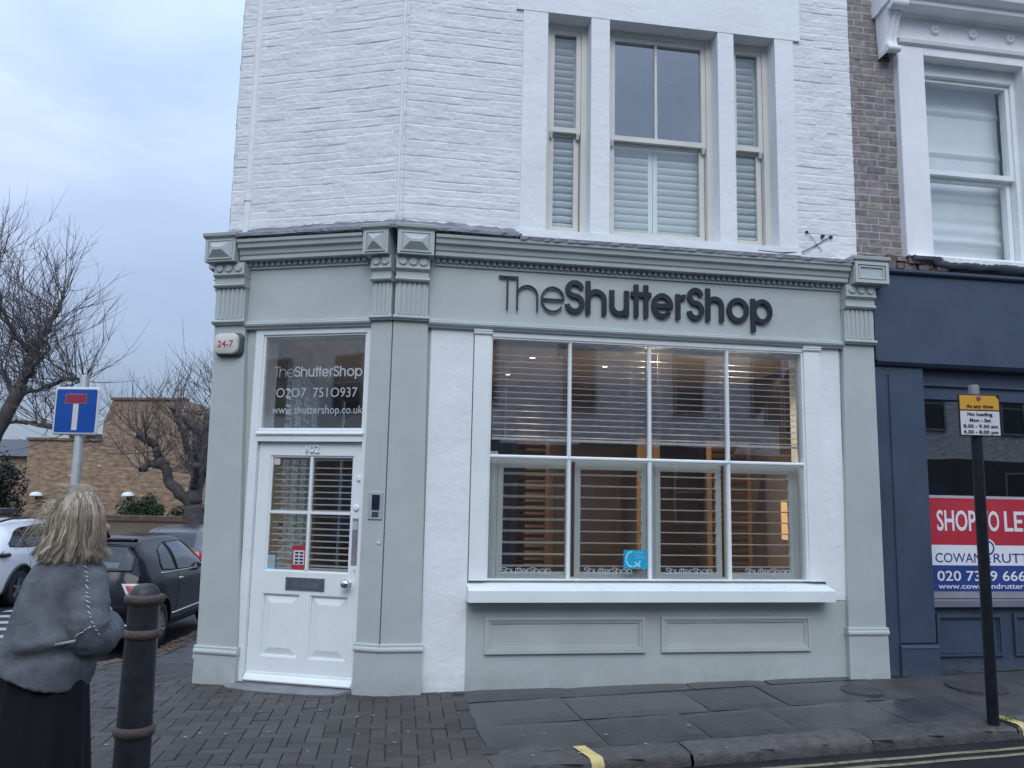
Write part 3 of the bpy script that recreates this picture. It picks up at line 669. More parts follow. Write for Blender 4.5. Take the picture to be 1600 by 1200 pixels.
ribbon(m, [(2.165, 1.022), (2.185, 1.034), (2.205, 1.036), (2.225, 1.022)], .011, 0, 0, 1, 1, -.0785, -.0777); ribbon(m, [(2.178, 1.062), (2.205, 1.038)], .012, 0, 0, 1, 1, -.0785, -.0776); ribbon(m, [(2.225, 1.076), (2.220, 1.058), (2.203, 1.036)], .012, 0, 0, 1, 1, -.0785, -.0775)
m.build('emblem', TEALL, stk)
m = MB(FL)
for k, l in enumerate((.085, .075, .095)):
    for q in range(6): m.box(2.178 + q * l / 6, 2.178 + (q + .8) * l / 6, -.0785, -.0779, 1.138 - k * .022, 1.150 - k * .022)
m.build('printed_lines', mat('mid_blue_ink', (.1, .48, .66), .5, .05, 5), stk)
# --- shop sign
sign = thing('shop_sign', 'black raised letters reading TheShutterShop on the sage fascia', 'shop sign', tuple(FL(.911, -.04, 3.22)))
shop_word(FL, .911, 3.237, 2.575, .305, -.028, .022, 8.5, 27, BLACKLET, sign, single=False)
# --- door
m = MB(FC); m.box(.199, .246, -.3, -.035, -.02, 3.045); m.box(1.234, 1.31, -.3, -.035, -.03, 3.045); m.box(.246, 1.234, -.3, -.035, 2.995, 3.045); m.box(.246, 1.234, -.3, -.03, 2.045, 2.145)
m.extrude_u([(-.03, 2.10), (-.012, 2.105), (-.012, 2.118), (-.03, 2.13)], .236, 1.244); m.frame(.246, 1.234, 2.145, 2.995, .018, -.1, -.05)
df = m.build('door_frame', WHITEP, shop)
m = MB(FC); m.quad((.26, -.07, 2.15), (1.22, -.07, 2.15), (1.22, -.07, 2.985), (.26, -.07, 2.985)); m.build('fanlight_pane', GLASSD, df)
rC = tuple(-FC.t)
VIN = mat('white_vinyl', (.44, .47, .49), .6, .03, 5)
shop_word(FC, 1.128, 2.615, .84, .094, -.0685, 0, 9, 25, VIN, df, 'fanlight_lettering', flip=-1)
text('fanlight_number', 'O2O7  751O937', FC(.712, -.0685, 2.435), rC, (0, 0, 1), .088, VIN, df, width=.77)
text('fanlight_web_address', 'www.shuttershop.co.uk', FC(.70, -.0685, 2.29), rC, (0, 0, 1), .075, VIN, df, width=.86)
m = MB(FC); dd = -.075
m.box(.25, .330, -.12, dd, .028, 2.04); m.box(1.115, 1.230, -.12, dd, .028, 2.04)
m.box(.330, 1.115, -.12, dd, 1.925, 2.04); m.box(.330, 1.115, -.12, dd, .748, .935); m.box(.330, 1.115, -.12, dd, .028, .228)
m.box(.672, .768, -.12, dd, .228, .748)
for a, b in ((.330, .672), (.768, 1.115)):
    z0, z1 = .228, .748; e = .075; f = dd - .028; g = dd - .006
    m.add([(a, f, z0), (b, f, z0), (b, f, z1), (a, f, z1), (a + e, g, z0 + e), (b - e, g, z0 + e), (b - e, g, z1 - e), (a + e, g, z1 - e)], [(0, 1, 5, 4), (1, 2, 6, 5), (2, 3, 7, 6), (3, 0, 4, 7), (4, 5, 6, 7)])
    m.frame(a, b, z0, z1, .010, f, dd - .008)
m.extrude_u([(-.1, .03), (dd + .045, .03), (dd + .05, .042), (dd + .03, .07), (dd + .012, .085), (dd + .01, .098), (-.1, .1)], .252, 1.228)
m.frame(.330, 1.115, .935, 1.925, .016, -.1, dd - .012)
m.box(.714, .738, -.11, dd - .004, .951, 1.909); m.box(.346, .714, -.11, dd - .005, 1.425, 1.449); m.box(.738, 1.099, -.11, dd - .005, 1.425, 1.449)
door = m.build('door', WHITEP, shop)
MB(FC).quad((.34, -.099, .945), (1.105, -.099, .945), (1.105, -.099, 1.915), (.34, -.099, 1.915)).build('door_pane', GLASSD, door)
m = MB(FC); m.lathe([(.028, 0), (.028, .012), (.016, .016), (.016, .035), (.03, .045), (.040, .058), (.042, .072), (.034, .088), (.018, .097), (0, .099)], .33, dd, .86, 24, 'd', caps=False); m.build('door_knob', CHROME, door, True, sharp=40)
SLV = mat('satin_silver', (.30, .32, .36), .35, .06, 20, metal=.8)
m = MB(FC); m.bbox(.545, .905, dd, dd + .008, .782, .892, .003); m.frame(.578, .872, .806, .872, .006, dd + .006, dd + .012); m.box(.584, .866, dd + .006, dd + .010, .812, .866); m.build('letterbox', SLV, door)
m = MB(FC)
for u, z in ((.272, 1.735), (.288, 1.487)): m.lathe([(.026, 0), (.026, .010), (.02, .014), (.018, .02), (0, .02)], u, dd, z, 18, 'd', caps=False)
m.build('lock_cylinder', WHITEP, door, True, sharp=40)
m = MB(FC); m.bbox(.262, .315, dd, dd + .006, 1.012, 1.40, .002); m.build('push_plate', mat('grey_plate', (.36, .36, .40), .35, .08, 8, metal=.5), door)
m = MB(FC); m.box(.268, .313, dd + .006, dd + .007, 1.305, 1.375); m.build('paper_label', VIN, door)
m = MB(FC); m.bbox(.268, .294, dd, dd + .004, .955, .99, .002); kh = m.build('keyhole_cover', WHITEP, door)
m = MB(FC); m.box(.278, .284, dd + .004, dd + .0045, .963, .98); m.build('keyhole', BLACKLET, kh)
t_ = text('door_number', '102', FC(.715, dd + .008, 1.95), rC, (0, 0, 1), .066, WHITEP, door, bold=.012, width=.125)
sol = t_.modifiers.new('s', 'SOLIDIFY'); sol.thickness = .012; sol.offset = 0
PINK = mat('pink_sticker', (.62, .5, .55), .6, .1, 30); RED = mat('red_sticker', (.42, .03, .05), .5, .08, 10); PALE = mat('pale_sticker_face', (.6, .63, .66), .5, .05, 20); SKYB = mat('light_blue_sticker', (.25, .45, .62), .5, .1, 15)
MB(FC).box(1.035, 1.095, -.0985, -.0975, 1.845, 1.905).build('pink_sticker', PINK, door)
m = MB(FC); m.box(.745, .872, -.0985, -.0975, .955, 1.155); rs = m.build('red_sticker', RED, door)
MB(FC).box(.758, .859, -.0975, -.097, .995, 1.115).build('sticker_face', PALE, rs)
m = MB(FC)
for k in range(4):
    for q in range(2): m.box(.768 + q * .044, .80 + q * .044, -.097, -.0966, 1.002 + k * .028, 1.018 + k * .028)
m.build('sticker_icons', BLACKLET, rs)
m = MB(FC); m.box(1.03, 1.10, -.0985, -.0975, .952, 1.068); bs = m.build('blue_sticker', SKYB, door)
m = MB(FC); m.lathe([(.026, 0), (.026, .0006)], 1.065, -.0975, 1.018, 18, 'd'); m.build('round_emblem', mat('gold_ink', (.45, .38, .22), .5, .2, 60), bs)
m = MB(FC)
pts = [(1.34, -.02), (1.34, .03)] + [(1.34 - 1.06 * (1 - math.cos(R(a))) / 2, .06 + .12 * math.sin(R(a))) for a in range(0, 181, 15)] + [(.215, -.02)]
n = len(pts); m.add([(u, d, zz(*FC(u, d)[:2]) - .12) for u, d in pts] + [(u, d, zz(*FC(u, d)[:2]) + .008 + .012 * (d < .1)) for u, d in pts], [tuple(range(n, 2 * n))] + [(i, (i + 1) % n, n + (i + 1) % n, n + i) for i in range(n)])
m.box(.2, 1.32, -.35, -.03, -.2, .022); m.build('door_step', STONE, shop)
# --- alarm box and entry phone
ab = thing('alarm_box', 'off-white rounded burglar alarm box marked 24-7 on the sage pilaster', 'alarm box', tuple(FC(1.53, 0, 2.82)))
ABW = mat('aged_white_plastic', (.66, .64, .58), .4, .05, 6); ABG = mat('grey_green_plastic', (.05, .08, .085), .4, .1, 6)
def rbox(fr, u0, u1, z0, z1, d0, d1, r, n=6):
    m = MB(fr); pts = []
    for cx, cz, a0 in ((u1 - r, z1 - r, 0), (u0 + r, z1 - r, 90), (u0 + r, z0 + r, 180), (u1 - r, z0 + r, 270)):
        for k in range(n + 1): a = R(a0 + 90 * k / n); pts.append((cx + r * math.cos(a), cz + r * math.sin(a)))
    N = len(pts); cu, cz = (u0 + u1) / 2, (z0 + z1) / 2; vs = []
    for d, k in ((d0, 1), (d1 - .012, 1), (d1 - .003, .965), (d1, .92)): vs += [(cu + (u - cu) * k, d, cz + (z - cz) * k) for u, z in pts]
    m.add(vs, [(q * N + i, q * N + (i + 1) % N, (q + 1) * N + (i + 1) % N, (q + 1) * N + i) for q in range(3) for i in range(N)] + [tuple(range(3 * N, 4 * N))]); return m
rbox(FC, 1.40, 1.665, 2.795, 3.005, -.01, .035, .05).build('back_box', ABG, ab, True, sharp=45)
rbox(FC, 1.43, 1.66, 2.812, 2.998, .035, .075, .055).build('cover', ABW, ab, True, sharp=45)
text('alarm_lettering', '24-7', FC(1.543, .0765, 2.872), rC, (0, 0, 1), .062, mat('red_ink', (.45, .05, .05), .6, .1, 30), ab, bold=.012, width=.155)
ip = thing('door_entry_phone', 'steel door entry panel with dark screen beside the white door', 'entry phone', tuple(FC(.085, 0, 1.4)))
MB(FC).bbox(.022, .147, 0, .012, 1.398, 1.622, .003).build('face_plate', GALV, ip)
MB(FC).bbox(.046, .115, .012, .02, 1.478, 1.602, .003).build('screen', mat('dark_screen', (.02, .03, .05), .15, .1, 5), ip)
MB(FC).bbox(.052, .112, .012, .017, 1.418, 1.462, .003).build('call_button', mat('dark_button', (.06, .07, .08), .4, .1, 5), ip)
m = MB(FC); m.lathe([(.012, 0), (.012, .008), (0, .012)], .045, 0, 1.21, 12, 'd', caps=False); m.tube([(.045, .006, 1.21), (.045, .02, 1.24)], .004, 6); m.build('bell_stub', WHITEP, shop)
# --- stray cable and bracket at the first floor
m = MB(FL); m.tube([(3.35, .02, 3.93), (3.6, -.06, 3.95), (3.85, -.085, 3.98), (3.98, -.086, 4.05), (4.15, -.087, 4.16)], .0045, 5); m.tube([(3.90, -.085, 4.19), (4.02, -.085, 4.04), (4.05, -.085, 4.0)], .003, 5); m.box(3.893, 3.915, -.1, -.085, 4.175, 4.195); m.box(4.14, 4.165, -.1, -.08, 4.14, 4.165); m.box(4.05, 4.075, -.1, -.07, 4.14, 4.165)
tag(m.build('loose_cable', BLACKLET), 'thin black loose cable hanging on white brick above the shop cornice', 'cable')
# ---------------------------------------------------------------- inside the shop
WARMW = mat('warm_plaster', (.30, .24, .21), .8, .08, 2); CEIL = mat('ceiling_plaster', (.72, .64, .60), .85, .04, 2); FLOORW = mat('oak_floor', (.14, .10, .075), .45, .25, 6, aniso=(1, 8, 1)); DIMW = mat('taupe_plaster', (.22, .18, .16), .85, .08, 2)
ip_ = [FL(.1, -.31), FC(1.45, -.31), FS(5.2, -.42), FL(4.15, -4.6), FL(4.15, -.31)]
def slab(z0, z1, pts): 
    m = MB(); n = len(pts); m.add([(p.x, p.y, z0) for p in pts] + [(p.x, p.y, z1) for p in pts], [tuple(range(n)), tuple(range(n, 2 * n))] + [(i, (i + 1) % n, n + (i + 1) % n, n + i) for i in range(n)]); return m
slab(.02, .10, ip_).build('floor', FLOORW, shop); slab(2.99, 3.06, ip_).build('ceiling', CEIL, shop)
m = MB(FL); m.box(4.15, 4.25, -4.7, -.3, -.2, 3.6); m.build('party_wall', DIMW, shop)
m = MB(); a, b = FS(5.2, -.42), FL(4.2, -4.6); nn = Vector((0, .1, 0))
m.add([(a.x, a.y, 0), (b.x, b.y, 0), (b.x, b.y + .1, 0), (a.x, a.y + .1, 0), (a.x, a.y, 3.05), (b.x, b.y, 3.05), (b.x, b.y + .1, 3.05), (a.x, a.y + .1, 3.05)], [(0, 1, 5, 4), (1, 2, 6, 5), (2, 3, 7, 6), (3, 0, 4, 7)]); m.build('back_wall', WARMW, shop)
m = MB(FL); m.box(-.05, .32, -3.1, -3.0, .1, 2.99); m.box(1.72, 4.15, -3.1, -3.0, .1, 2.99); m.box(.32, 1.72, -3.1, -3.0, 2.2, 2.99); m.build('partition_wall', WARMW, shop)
# shutters in the lower half of the shop window
PGREY = mat('pale_grey_shutter', (.56, .59, .57), .45, .04, 3)
gs = 'pale grey shutters in the lower half of the shop window'
for k, (a, b) in enumerate(((.965, 1.625), (1.66, 2.32), (2.40, 3.03), (3.065, 3.74))):
    shutter('plantation_shutter', ('pale grey louvred shutter behind the lower window pane nearest the white door', 'pale grey louvred shutter behind the lower window pane bearing the teal sticker', 'pale grey louvred shutter behind the lower window pane just right of the teal sticker', 'pale grey louvred shutter behind the lower window pane farthest from the door')[k],
            a, b, .90, 1.925, -.2, .1, (14, 6, 4, 4)[k], PGREY, group=gs, st=.05, rail=.065, lw=.086)
m = MB(FL); m.box(.875, .962, -.215, -.185, .9, 2.0); m.box(2.325, 2.395, -.215, -.185, .9, 1.93); m.box(3.742, 3.80, -.215, -.185, .9, 1.96); m.box(.962, 3.742, -.225, -.185, 1.926, 1.955); m.build('shutter_post', PGREY, shop)
BLINDM = mat('blind_slat', (.52, .52, .51), .45, .04, 3)
def blind(label, fr, u0, u1, z0, z1, d, pitch, sw, group, flip=0, ang=6):
    t = thing('venetian_blind', label, 'blind', tuple(fr((u0 + u1) / 2, d, z1)), group)
    MB(fr).box(u0, u1, d - .025, d + .025, z1 - .04, z1).build('head_rail', BLINDM, t)
    MB(fr).bbox(u0, u1, d - .02, d + .02, z0, z0 + .02, .004).build('bottom_rail', BLINDM, t)
    l = MB(fr); n = int((z1 - .05 - z0 - .03) / pitch); sa = math.sin(R(ang))
    for i in range(n):
        z = z0 + .04 + i * pitch + random.gauss(0, .001); P = []
        for uu in (u0 + .004, u1 - .004): P.append([(uu, d - sw / 2, z + sw / 2 * sa - .002), (uu, d, z + .002), (uu, d + sw / 2, z - sw / 2 * sa - .002)])
        l.grid(P)
        l.quad((u0 + .004, d + sw / 2, z - sw / 2 * sa - .002), (u1 - .004, d + sw / 2, z - sw / 2 * sa - .002), (u1 - .004, d + sw / 2, z - sw / 2 * sa - .006), (u0 + .004, d + sw / 2, z - sw / 2 * sa - .006))
    l.build('slats', BLINDM, t, recalc=False)
    c = MB(fr)
    k = max(2, int((u1 - u0) / .42))
    for i in range(k):
        u = u0 + .12 + (u1 - u0 - .24) * i / (k - 1); c.tube([(u, d + sw / 2 + .003, z0), (u, d + sw / 2 + .003, z1)], .0013, 4, cap=False); c.tube([(u, d - sw / 2 - .003, z0), (u, d - sw / 2 - .003, z1)], .0013, 4, cap=False)
    c.build('ladder_cord', BLINDM, t); return t
gb = 'slatted blinds in the upper half of the shop window'
blind('pale slatted blind half lowered in the shop window side nearest the white door', FL, .90, 2.30, 2.10, 2.98, -.17, .0555, .05, gb)
blind('pale slatted blind half lowered in the shop window side nearest the dark blue shop', FL, 2.315, 3.77, 2.10, 2.98, -.17, .0555, .05, gb)
blind('pale slatted blind behind the glazed top half of the white door', FC, .35, 1.095, .95, 1.925, -.14, .052, .045, None)
# side window with bright shutters seen through the fanlight
gs2 = 'white shutters in the side street window'
for k in range(4):
    a = 1.25 + k * .49
    shutter('side_window_shutter', 'white louvred shutter in the side window glimpsed through the glass above the door', a, a + .47, .80, 2.92, -.36, .085, -14, WHITEP, fr=FS, group=gs2, st=.05, rail=.06, lw=.085)
m = MB(FS); m.quad((1.2, -.2, .75), (3.2, -.2, .75), (3.2, -.2, 2.95), (1.2, -.2, 2.95)); m.build('side_window_pane', GLASS, shop)
# display shutters and furniture seen dimly through the window
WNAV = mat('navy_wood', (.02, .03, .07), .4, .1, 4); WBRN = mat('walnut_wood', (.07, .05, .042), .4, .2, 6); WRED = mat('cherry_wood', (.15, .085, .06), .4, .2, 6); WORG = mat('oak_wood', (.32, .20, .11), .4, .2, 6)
ds = [('tall navy slatted display panel dim behind the window beside the first grey shutter', .96, 1.28, -1.05, WNAV, 'n'), ('reddish slatted display shutter seen behind the grey shutter nearest the door', 1.36, 1.78, -1.9, WRED, 's'),
      ('large dark walnut panelled door dim behind the middle of the shop window', 1.95, 2.75, -2.4, WBRN, 'n'), ('pale oak display panel lit warm behind the second window mullion', 2.85, 3.12, -2.1, WORG, 'n'),
      ('very dark walnut panel dim behind the teal-stickered side of the window', 3.18, 3.75, -2.5, WBRN, 'n'), ('oak coloured slatted display shutter lit warm near the right of the window', 3.45, 3.95, -1.5, WORG, 's')]
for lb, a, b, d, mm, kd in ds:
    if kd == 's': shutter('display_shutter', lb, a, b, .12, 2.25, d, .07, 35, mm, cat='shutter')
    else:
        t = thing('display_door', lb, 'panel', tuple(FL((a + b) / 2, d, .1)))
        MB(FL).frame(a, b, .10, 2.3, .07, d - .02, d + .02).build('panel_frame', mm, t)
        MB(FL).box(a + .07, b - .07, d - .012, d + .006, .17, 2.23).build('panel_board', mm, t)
t = thing('lamp', 'small warm lit lamp shade glowing at the right of the shop window', 'lamp', tuple(FL(4.12, -.95, 1.35)))
m = MB(FL); m.box(4.08, 4.148, -1.08, -.86, 1.22, 1.62); m.build('lamp_shade', mat('lit_shade', (1, .62, .30), .6, .05, 5, emit=.4), t)
t = thing('desk', 'dark navy desk dim behind the glass of the white door', 'desk', tuple(FC(.55, -1.3, .1)))
MB(FC).box(.15, .62, -1.7, -1.1, .1, 1.0).build('desk_front', WNAV, t); MB(FC).box(.10, .66, -1.75, -1.05, 1.0, 1.04).build('desk_top', WBRN, t)
t = thing('notice_board', 'dark blue board dim at the top right behind the fanlight glass', 'board', tuple(FC(.35, -.9, 2.3)))
MB(FC).box(.10, .52, -1.0, -.95, 2.45, 2.96).build('board_face', mat('dark_teal_board', (.012, .035, .05), .5, .1, 4), t); MB(FC).frame(.09, .53, 2.44, 2.97, .02, -.96, -.93).build('board_frame', WNAV, t)
LIT = mat('downlight_lens', (1, .86, .62), .5, 0, 1, emit=9)
for k, (x, y) in enumerate(((-.05, 9.07), (.98, 8.37), (1.27, 7.31), (1.85, 8.43), (2.09, 7.52), (.2, 7.9), (2.9, 8.6), (-1.0, 8.4))):
    lb = ('ceiling downlight behind the top left window pane nearest the door', 'ceiling downlight low behind the second top window pane', 'ceiling downlight at the very top of the second top window pane', 'ceiling downlight low behind the third top window pane', 'ceiling downlight at the very top of the third top window pane', 'ceiling downlight near the front of the shop hidden by the blind', 'ceiling downlight deep in the shop near the party wall', 'ceiling downlight above the space inside the white door')[k]
    t = thing('downlight', lb, 'ceiling light', (x, y, 2.985), 'round ceiling downlights in the shop')
    m = MB(); m.lathe([(.045, 0), (.045, -.006), (.034, -.008), (.032, -.003)], x, y, 2.99, 18, caps=False); m.build('trim_ring', CHROME, t)
    m = MB(); m.lathe([(.032, -.0035), (0, -.0035)], x, y, 2.99, 14, caps=False); m.build('lens', LIT, t)
    ld = bpy.data.lights.new('downlight_lamp', 'SPOT'); ld.energy = 52; ld.color = (1, .79, .56); ld.spot_size = R(125); ld.spot_blend = .8; ld.shadow_soft_size = .04
    lo = bpy.data.objects.new('downlight_lamp', ld); C.objects.link(lo); lo.parent = t; lo.location = (0, 0, -.02)
# ---------------------------------------------------------------- neighbouring shop
nb = thing('dark_blue_shop', 'empty dark blue painted shop with brown brick and white window surround above', 'shop building', tuple(FL(5.5, 0, 0)))
BRICKN = bpy.data.materials.new('brown_brick'); BRICKN.use_nodes = True
def brick_nodes(m, cols, mortar):
    t = m.node_tree; L = t.links.new; b = t.nodes['Principled BSDF']; b.inputs['Roughness'].default_value = .85
    at = nd(t, 'ShaderNodeVertexColor', layer_name='brick'); sp = nd(t, 'ShaderNodeSeparateColor'); L(at.outputs[0], sp.inputs[0])
    cr = nd(t, 'ShaderNodeValToRGB'); els = cr.color_ramp.elements
    for i, c in enumerate(cols):
        p = i / (len(cols) - 1)
        if i < 1: els[0].position, els[0].color = p, (*c, 1)
        elif i == len(cols) - 1: els[-1].position, els[-1].color = p, (*c, 1)
        else: e = els.new(p); e.color = (*c, 1)
    L(sp.outputs['Red'], cr.inputs[0])
    co = nd(t, 'ShaderNodeTexCoord'); n = nd(t, 'ShaderNodeTexNoise'); n.inputs['Scale'].default_value = 18; n.inputs['Detail'].default_value = 8; L(co.outputs['Object'], n.inputs[0])
    mr = nd(t, 'ShaderNodeMapRange'); mr.inputs['From Min'].default_value = .3; mr.inputs['From Max'].default_value = .7; mr.inputs['To Min'].default_value = .7; mr.inputs['To Max'].default_value = 1.25; L(n.outputs[0], mr.inputs[0])
    hs = nd(t, 'ShaderNodeHueSaturation'); L(cr.outputs[0], hs.inputs['Color']); L(mr.outputs[0], hs.inputs['Value'])
    mx = nd(t, 'ShaderNodeMix', data_type='RGBA'); L(sp.outputs['Green'], mx.inputs['Factor']); L(hs.outputs[0], mx.inputs['A']); mx.inputs['B'].default_value = (*mortar, 1); L(mx.outputs['Result'], b.inputs['Base Color'])
    bp = nd(t, 'ShaderNodeBump'); bp.inputs['Strength'].default_value = .4; bp.inputs['Distance'].default_value = .006
    n2 = nd(t, 'ShaderNodeTexNoise'); n2.inputs['Scale'].default_value = 80; n2.inputs['Detail'].default_value = 5; L(co.outputs['Object'], n2.inputs[0]); L(n2.outputs[0], bp.inputs['Height']); L(bp.outputs[0], b.inputs['Normal'])
brick_nodes(BRICKN, [(.185, .165, .16), (.23, .20, .19), (.27, .235, .22), (.22, .19, .185), (.32, .28, .24)], (.42, .41, .41))
brick_obj('brick_wall', FL, 4.40, 4.935, 3.90, ZT, -.108, 61, BRICKN, nb, colour=True, mask=.8, joint=.007, relief=.004)
brick_obj('brick_wall', FL, 6.75, 9.2, 3.90, ZT, -.108, 62, BRICKN, nb, colour=True, mask=.8, step=(.03, .012))
STUC = mat('white_stucco', (.83, .845, .86), .6, .05, 3, .12, 60, bdist=.005, dirt=(.55, .55, .56), dirt_amt=.3)
m = MB(FL); m.box(4.5, 9.2, -.4, -.14, 6.15, ZT); m.box(4.5, 5.15, -.4, -.14, 3.7, 6.15); m.box(6.45, 9.2, -.4, -.14, 3.7, 6.15); m.box(4.45, 9.2, -6, -.14, ZT, ZT + .1); m.build('core_wall', BRICKN, nb)
m = MB(FL); m.bbox(4.912, 5.20, -.3, -.02, 4.0, 6.20, .008); m.bbox(6.335, 6.75, -.3, -.02, 4.0, 6.20, .008); m.box(5.2, 6.335, -.3, -.022, 6.115, 6.20)
m.extrude_u([(-.3, 6.2), (-.018, 6.2), (.01, 6.215), (.02, 6.25), (.0, 6.262), (-.02, 6.272), (-.3, 6.272)], 4.915, 6.75)
m.box(4.915, 6.745, -.3, -.024, 6.272, 6.50)
m.extrude_u([(-.3, 6.50), (.0, 6.50), (.03, 6.52), (.17, 6.53), (.18, 6.57), (.21, 6.58), (.25, 6.62), (.26, 6.66), (-.3, 6.70)], 4.70, 6.95)
sur = m.build('window_surround', STUC, nb)
m = MB(FL)
for u in (5.335, 5.76, 6.19):
    for k in range(8): a = 2 * math.pi * k / 8; m.lathe([(.019, 0), (.016, .026), (0, .034)], u + .032 * math.cos(a), -.024, 6.40 + .032 * math.sin(a), 8, 'd', caps=False)
    m.lathe([(.016, 0), (.012, .03), (0, .04)], u, -.024, 6.40, 10, 'd', caps=False)
m.build('rosettes', STUC, sur, True, sharp=50)
m = MB(FL); P = []
for i in range(25):
    z = 6.06 + .54 * i / 24; f = i / 24; dd_ = .02 + .15 * f ** 1.6 + .035 * math.exp(-((f - .1) / .1) ** 2) + .03 * math.exp(-((f - .85) / .12) ** 2); hw = .062 + .022 * f
    P.append([(4.81 - hw, -.1, z), (4.81 - hw, dd_ - .02, z), (4.81 - hw * .75, dd_, z), (4.81 - hw * .45, dd_ - .012, z), (4.81, dd_ + .006, z), (4.81 + hw * .45, dd_ - .012, z), (4.81 + hw * .75, dd_, z), (4.81 + hw, dd_ - .02, z), (4.81 + hw, -.1, z)])
m.grid(P)
m.lathe([(.055, -.088), (.055, .088)], 4.81, .15, 6.52, 16, 'u'); m.lathe([(.035, -.07), (.035, .07)], 4.81, .05, 6.10, 14, 'u')
m.build('corbel', STUC, sur, True, sharp=45)
m = MB(FL)
P = []
for k in range(64):
    u0 = 4.95 + k * .028; r_ = random.gauss(0, .004); lo_ = 3.928 + .009 * math.sin(k * .31) * math.sin(k * .13) + random.gauss(0, .0035) + (.04 if k < 11 else 0)
    P.append([(u0, -.28, lo_), (u0, .02 + r_, lo_ + .004), (u0, .045 + r_, lo_ + .018), (u0, .047 + r_ * .5, 3.985), (u0, .035, 4.0), (u0, -.28, 4.002)])
m.grid(P)
m.build('broken_sill', STUC, nb)
m = MB(FL); rr = random.Random(5)
for k in range(70):
    u = rr.uniform(4.38, 5.35); z = rr.uniform(3.86, 3.985); s = rr.uniform(.015, .045); d = -.09 + rr.uniform(-.03, .03)
    m.box8([(u + rr.uniform(-1, 1) * .006 + a * s * 1.4, d + b * s, z + c * s * .6 + rr.uniform(-1, 1) * .006) for c in (-1, 1) for a, b in ((-1, -1), (1, -1), (1, 1), (-1, 1))])
m.box(4.42, 6.0, -.3, -.11, 3.80, 3.93); m.build('broken_brickwork', mat('broken_brick', (.19, .155, .14), .9, .35, 14, .8, 60, island=.4), nb)
m = MB(FL); m.frame(5.2, 6.335, 4.0, 6.115, .05, -.3, -.16, wt=.14); m.extrude_u([(-.2, 5.96), (-.15, 5.965), (-.14, 5.975), (-.16, 5.985), (-.2, 5.985)], 5.25, 6.285); fw = m.build('sash_window', WHITEP, nb)
m = MB(FL); m.frame(5.252, 6.283, 4.93, 5.974, .045, -.27, -.18, wb=.05); m.build('upper_sash', WHITEP, fw)
m = MB(FL); m.frame(5.254, 6.281, 4.052, 4.95, .05, -.32, -.24); m.build('lower_sash', WHITEP, fw)
m = MB(FL); m.quad((5.29, -.225, 4.97), (6.25, -.225, 4.97), (6.25, -.225, 5.94), (5.29, -.225, 5.94)); m.quad((5.29, -.29, 4.09), (6.25, -.29, 4.09), (6.25, -.29, 4.94), (5.29, -.29, 4.94)); m.build('pane', GLASS, fw)
m = MB(FL); P = []
for i in range(81):
    z = 4.06 + 1.95 * i / 80; fo = (z * 2.1) % 1; P.append([(u, -.40 + .040 * math.exp(-fo * 9) + .006 * math.sin(u * 11 + z * 3) * (1 if z < 4.7 else .3) + (.012 * math.sin(z * 40) if z < 4.55 else 0), z) for u in np.linspace(5.22, 6.31, 24)])
m.grid(P); tag(m.build('roman_blind', mat('white_blind_fabric', (.74, .77, .78), .8, .04, 4), None, True), 'white roman blind lowered behind the first floor window of the dark blue shop', 'blind')
m = MB(FL); m.box(5.0, 6.7, -1.3, -1.25, 3.85, 6.35); m.box(5.0, 5.1, -1.25, -.41, 3.85, 6.35); m.box(6.6, 6.7, -1.25, -.41, 3.85, 6.35); m.box(5.1, 6.6, -1.25, -.41, 6.3, 6.35); m.box(5.1, 6.6, -1.25, -.41, 3.85, 3.9); m.build('upstairs_room', ROOMD, nb)
# dark shopfront
m = MB(FL); m.box(4.515, 9.2, -.3, -.0, 2.955, 3.80); m.extrude_u([(-.2, 3.80), (.03, 3.80), (.045, 3.815), (.045, 3.84), (-.2, 3.90)], 4.595, 9.2); m.extrude_u([(-.1, 2.90), (-.02, 2.91), (.012, 2.94), (.012, 2.954), (-.1, 2.954)], 4.53, 9.2)
m.build('fascia_board', NAVY, nb)
m = MB(FL); m.bbox(4.512, 5.035, -.35, -.05, -.1, 2.905, .006); m.bbox(4.66, 5.02, -.05, -.03, .36, 2.83, .006); m.extrude_u([(-.05, .32), (-.008, .32), (-.012, .335), (-.03, .345), (-.05, .345)], 4.655, 5.035); m.bbox(4.655, 5.04, -.05, -.015, -.1, .318, .006)
m.build('pilaster', NAVY, nb)
m = MB(FL); m.box(5.035, 9.2, -.35, -.14, 2.62, 2.90); m.extrude_u([(-.14, 2.74), (-.11, 2.745), (-.11, 2.77), (-.14, 2.78)], 5.04, 9.2); m.box(5.036, 5.085, -.3, -.15, .74, 2.62); m.box(7.9, 9.2, -.35, -.12, -.2, 2.62)
m.build('window_frame', NAVY, nb)
m = MB(FL); m.quad((5.08, -.21, .74), (7.9, -.21, .74), (7.9, -.21, 2.62), (5.08, -.21, 2.62)); m.build('shop_pane', GLASSD, nb)
m = MB(FL); m.bbox(5.037, 7.9, -.3, -.10, .665, .735, .006); m.build('window_sill', mat('lilac_grey_paint', (.16, .165, .20), .5, .1, 4), nb)
m = MB(FL); m.box(5.037, 7.9, -.35, -.165, -.1, .664)
for a, b in ((5.11, 5.80), (5.92, 6.62), (6.74, 7.44)): m.frame(a, b, .22, .60, .03, -.165, -.135, wb=.022); m.frame(a + .034, b - .034, .246, .566, .012, -.165, -.150)
m.build('stall_riser', NAVY, nb)
DARKR = mat('dark_room', (.10, .105, .11), .85, .15, 2)
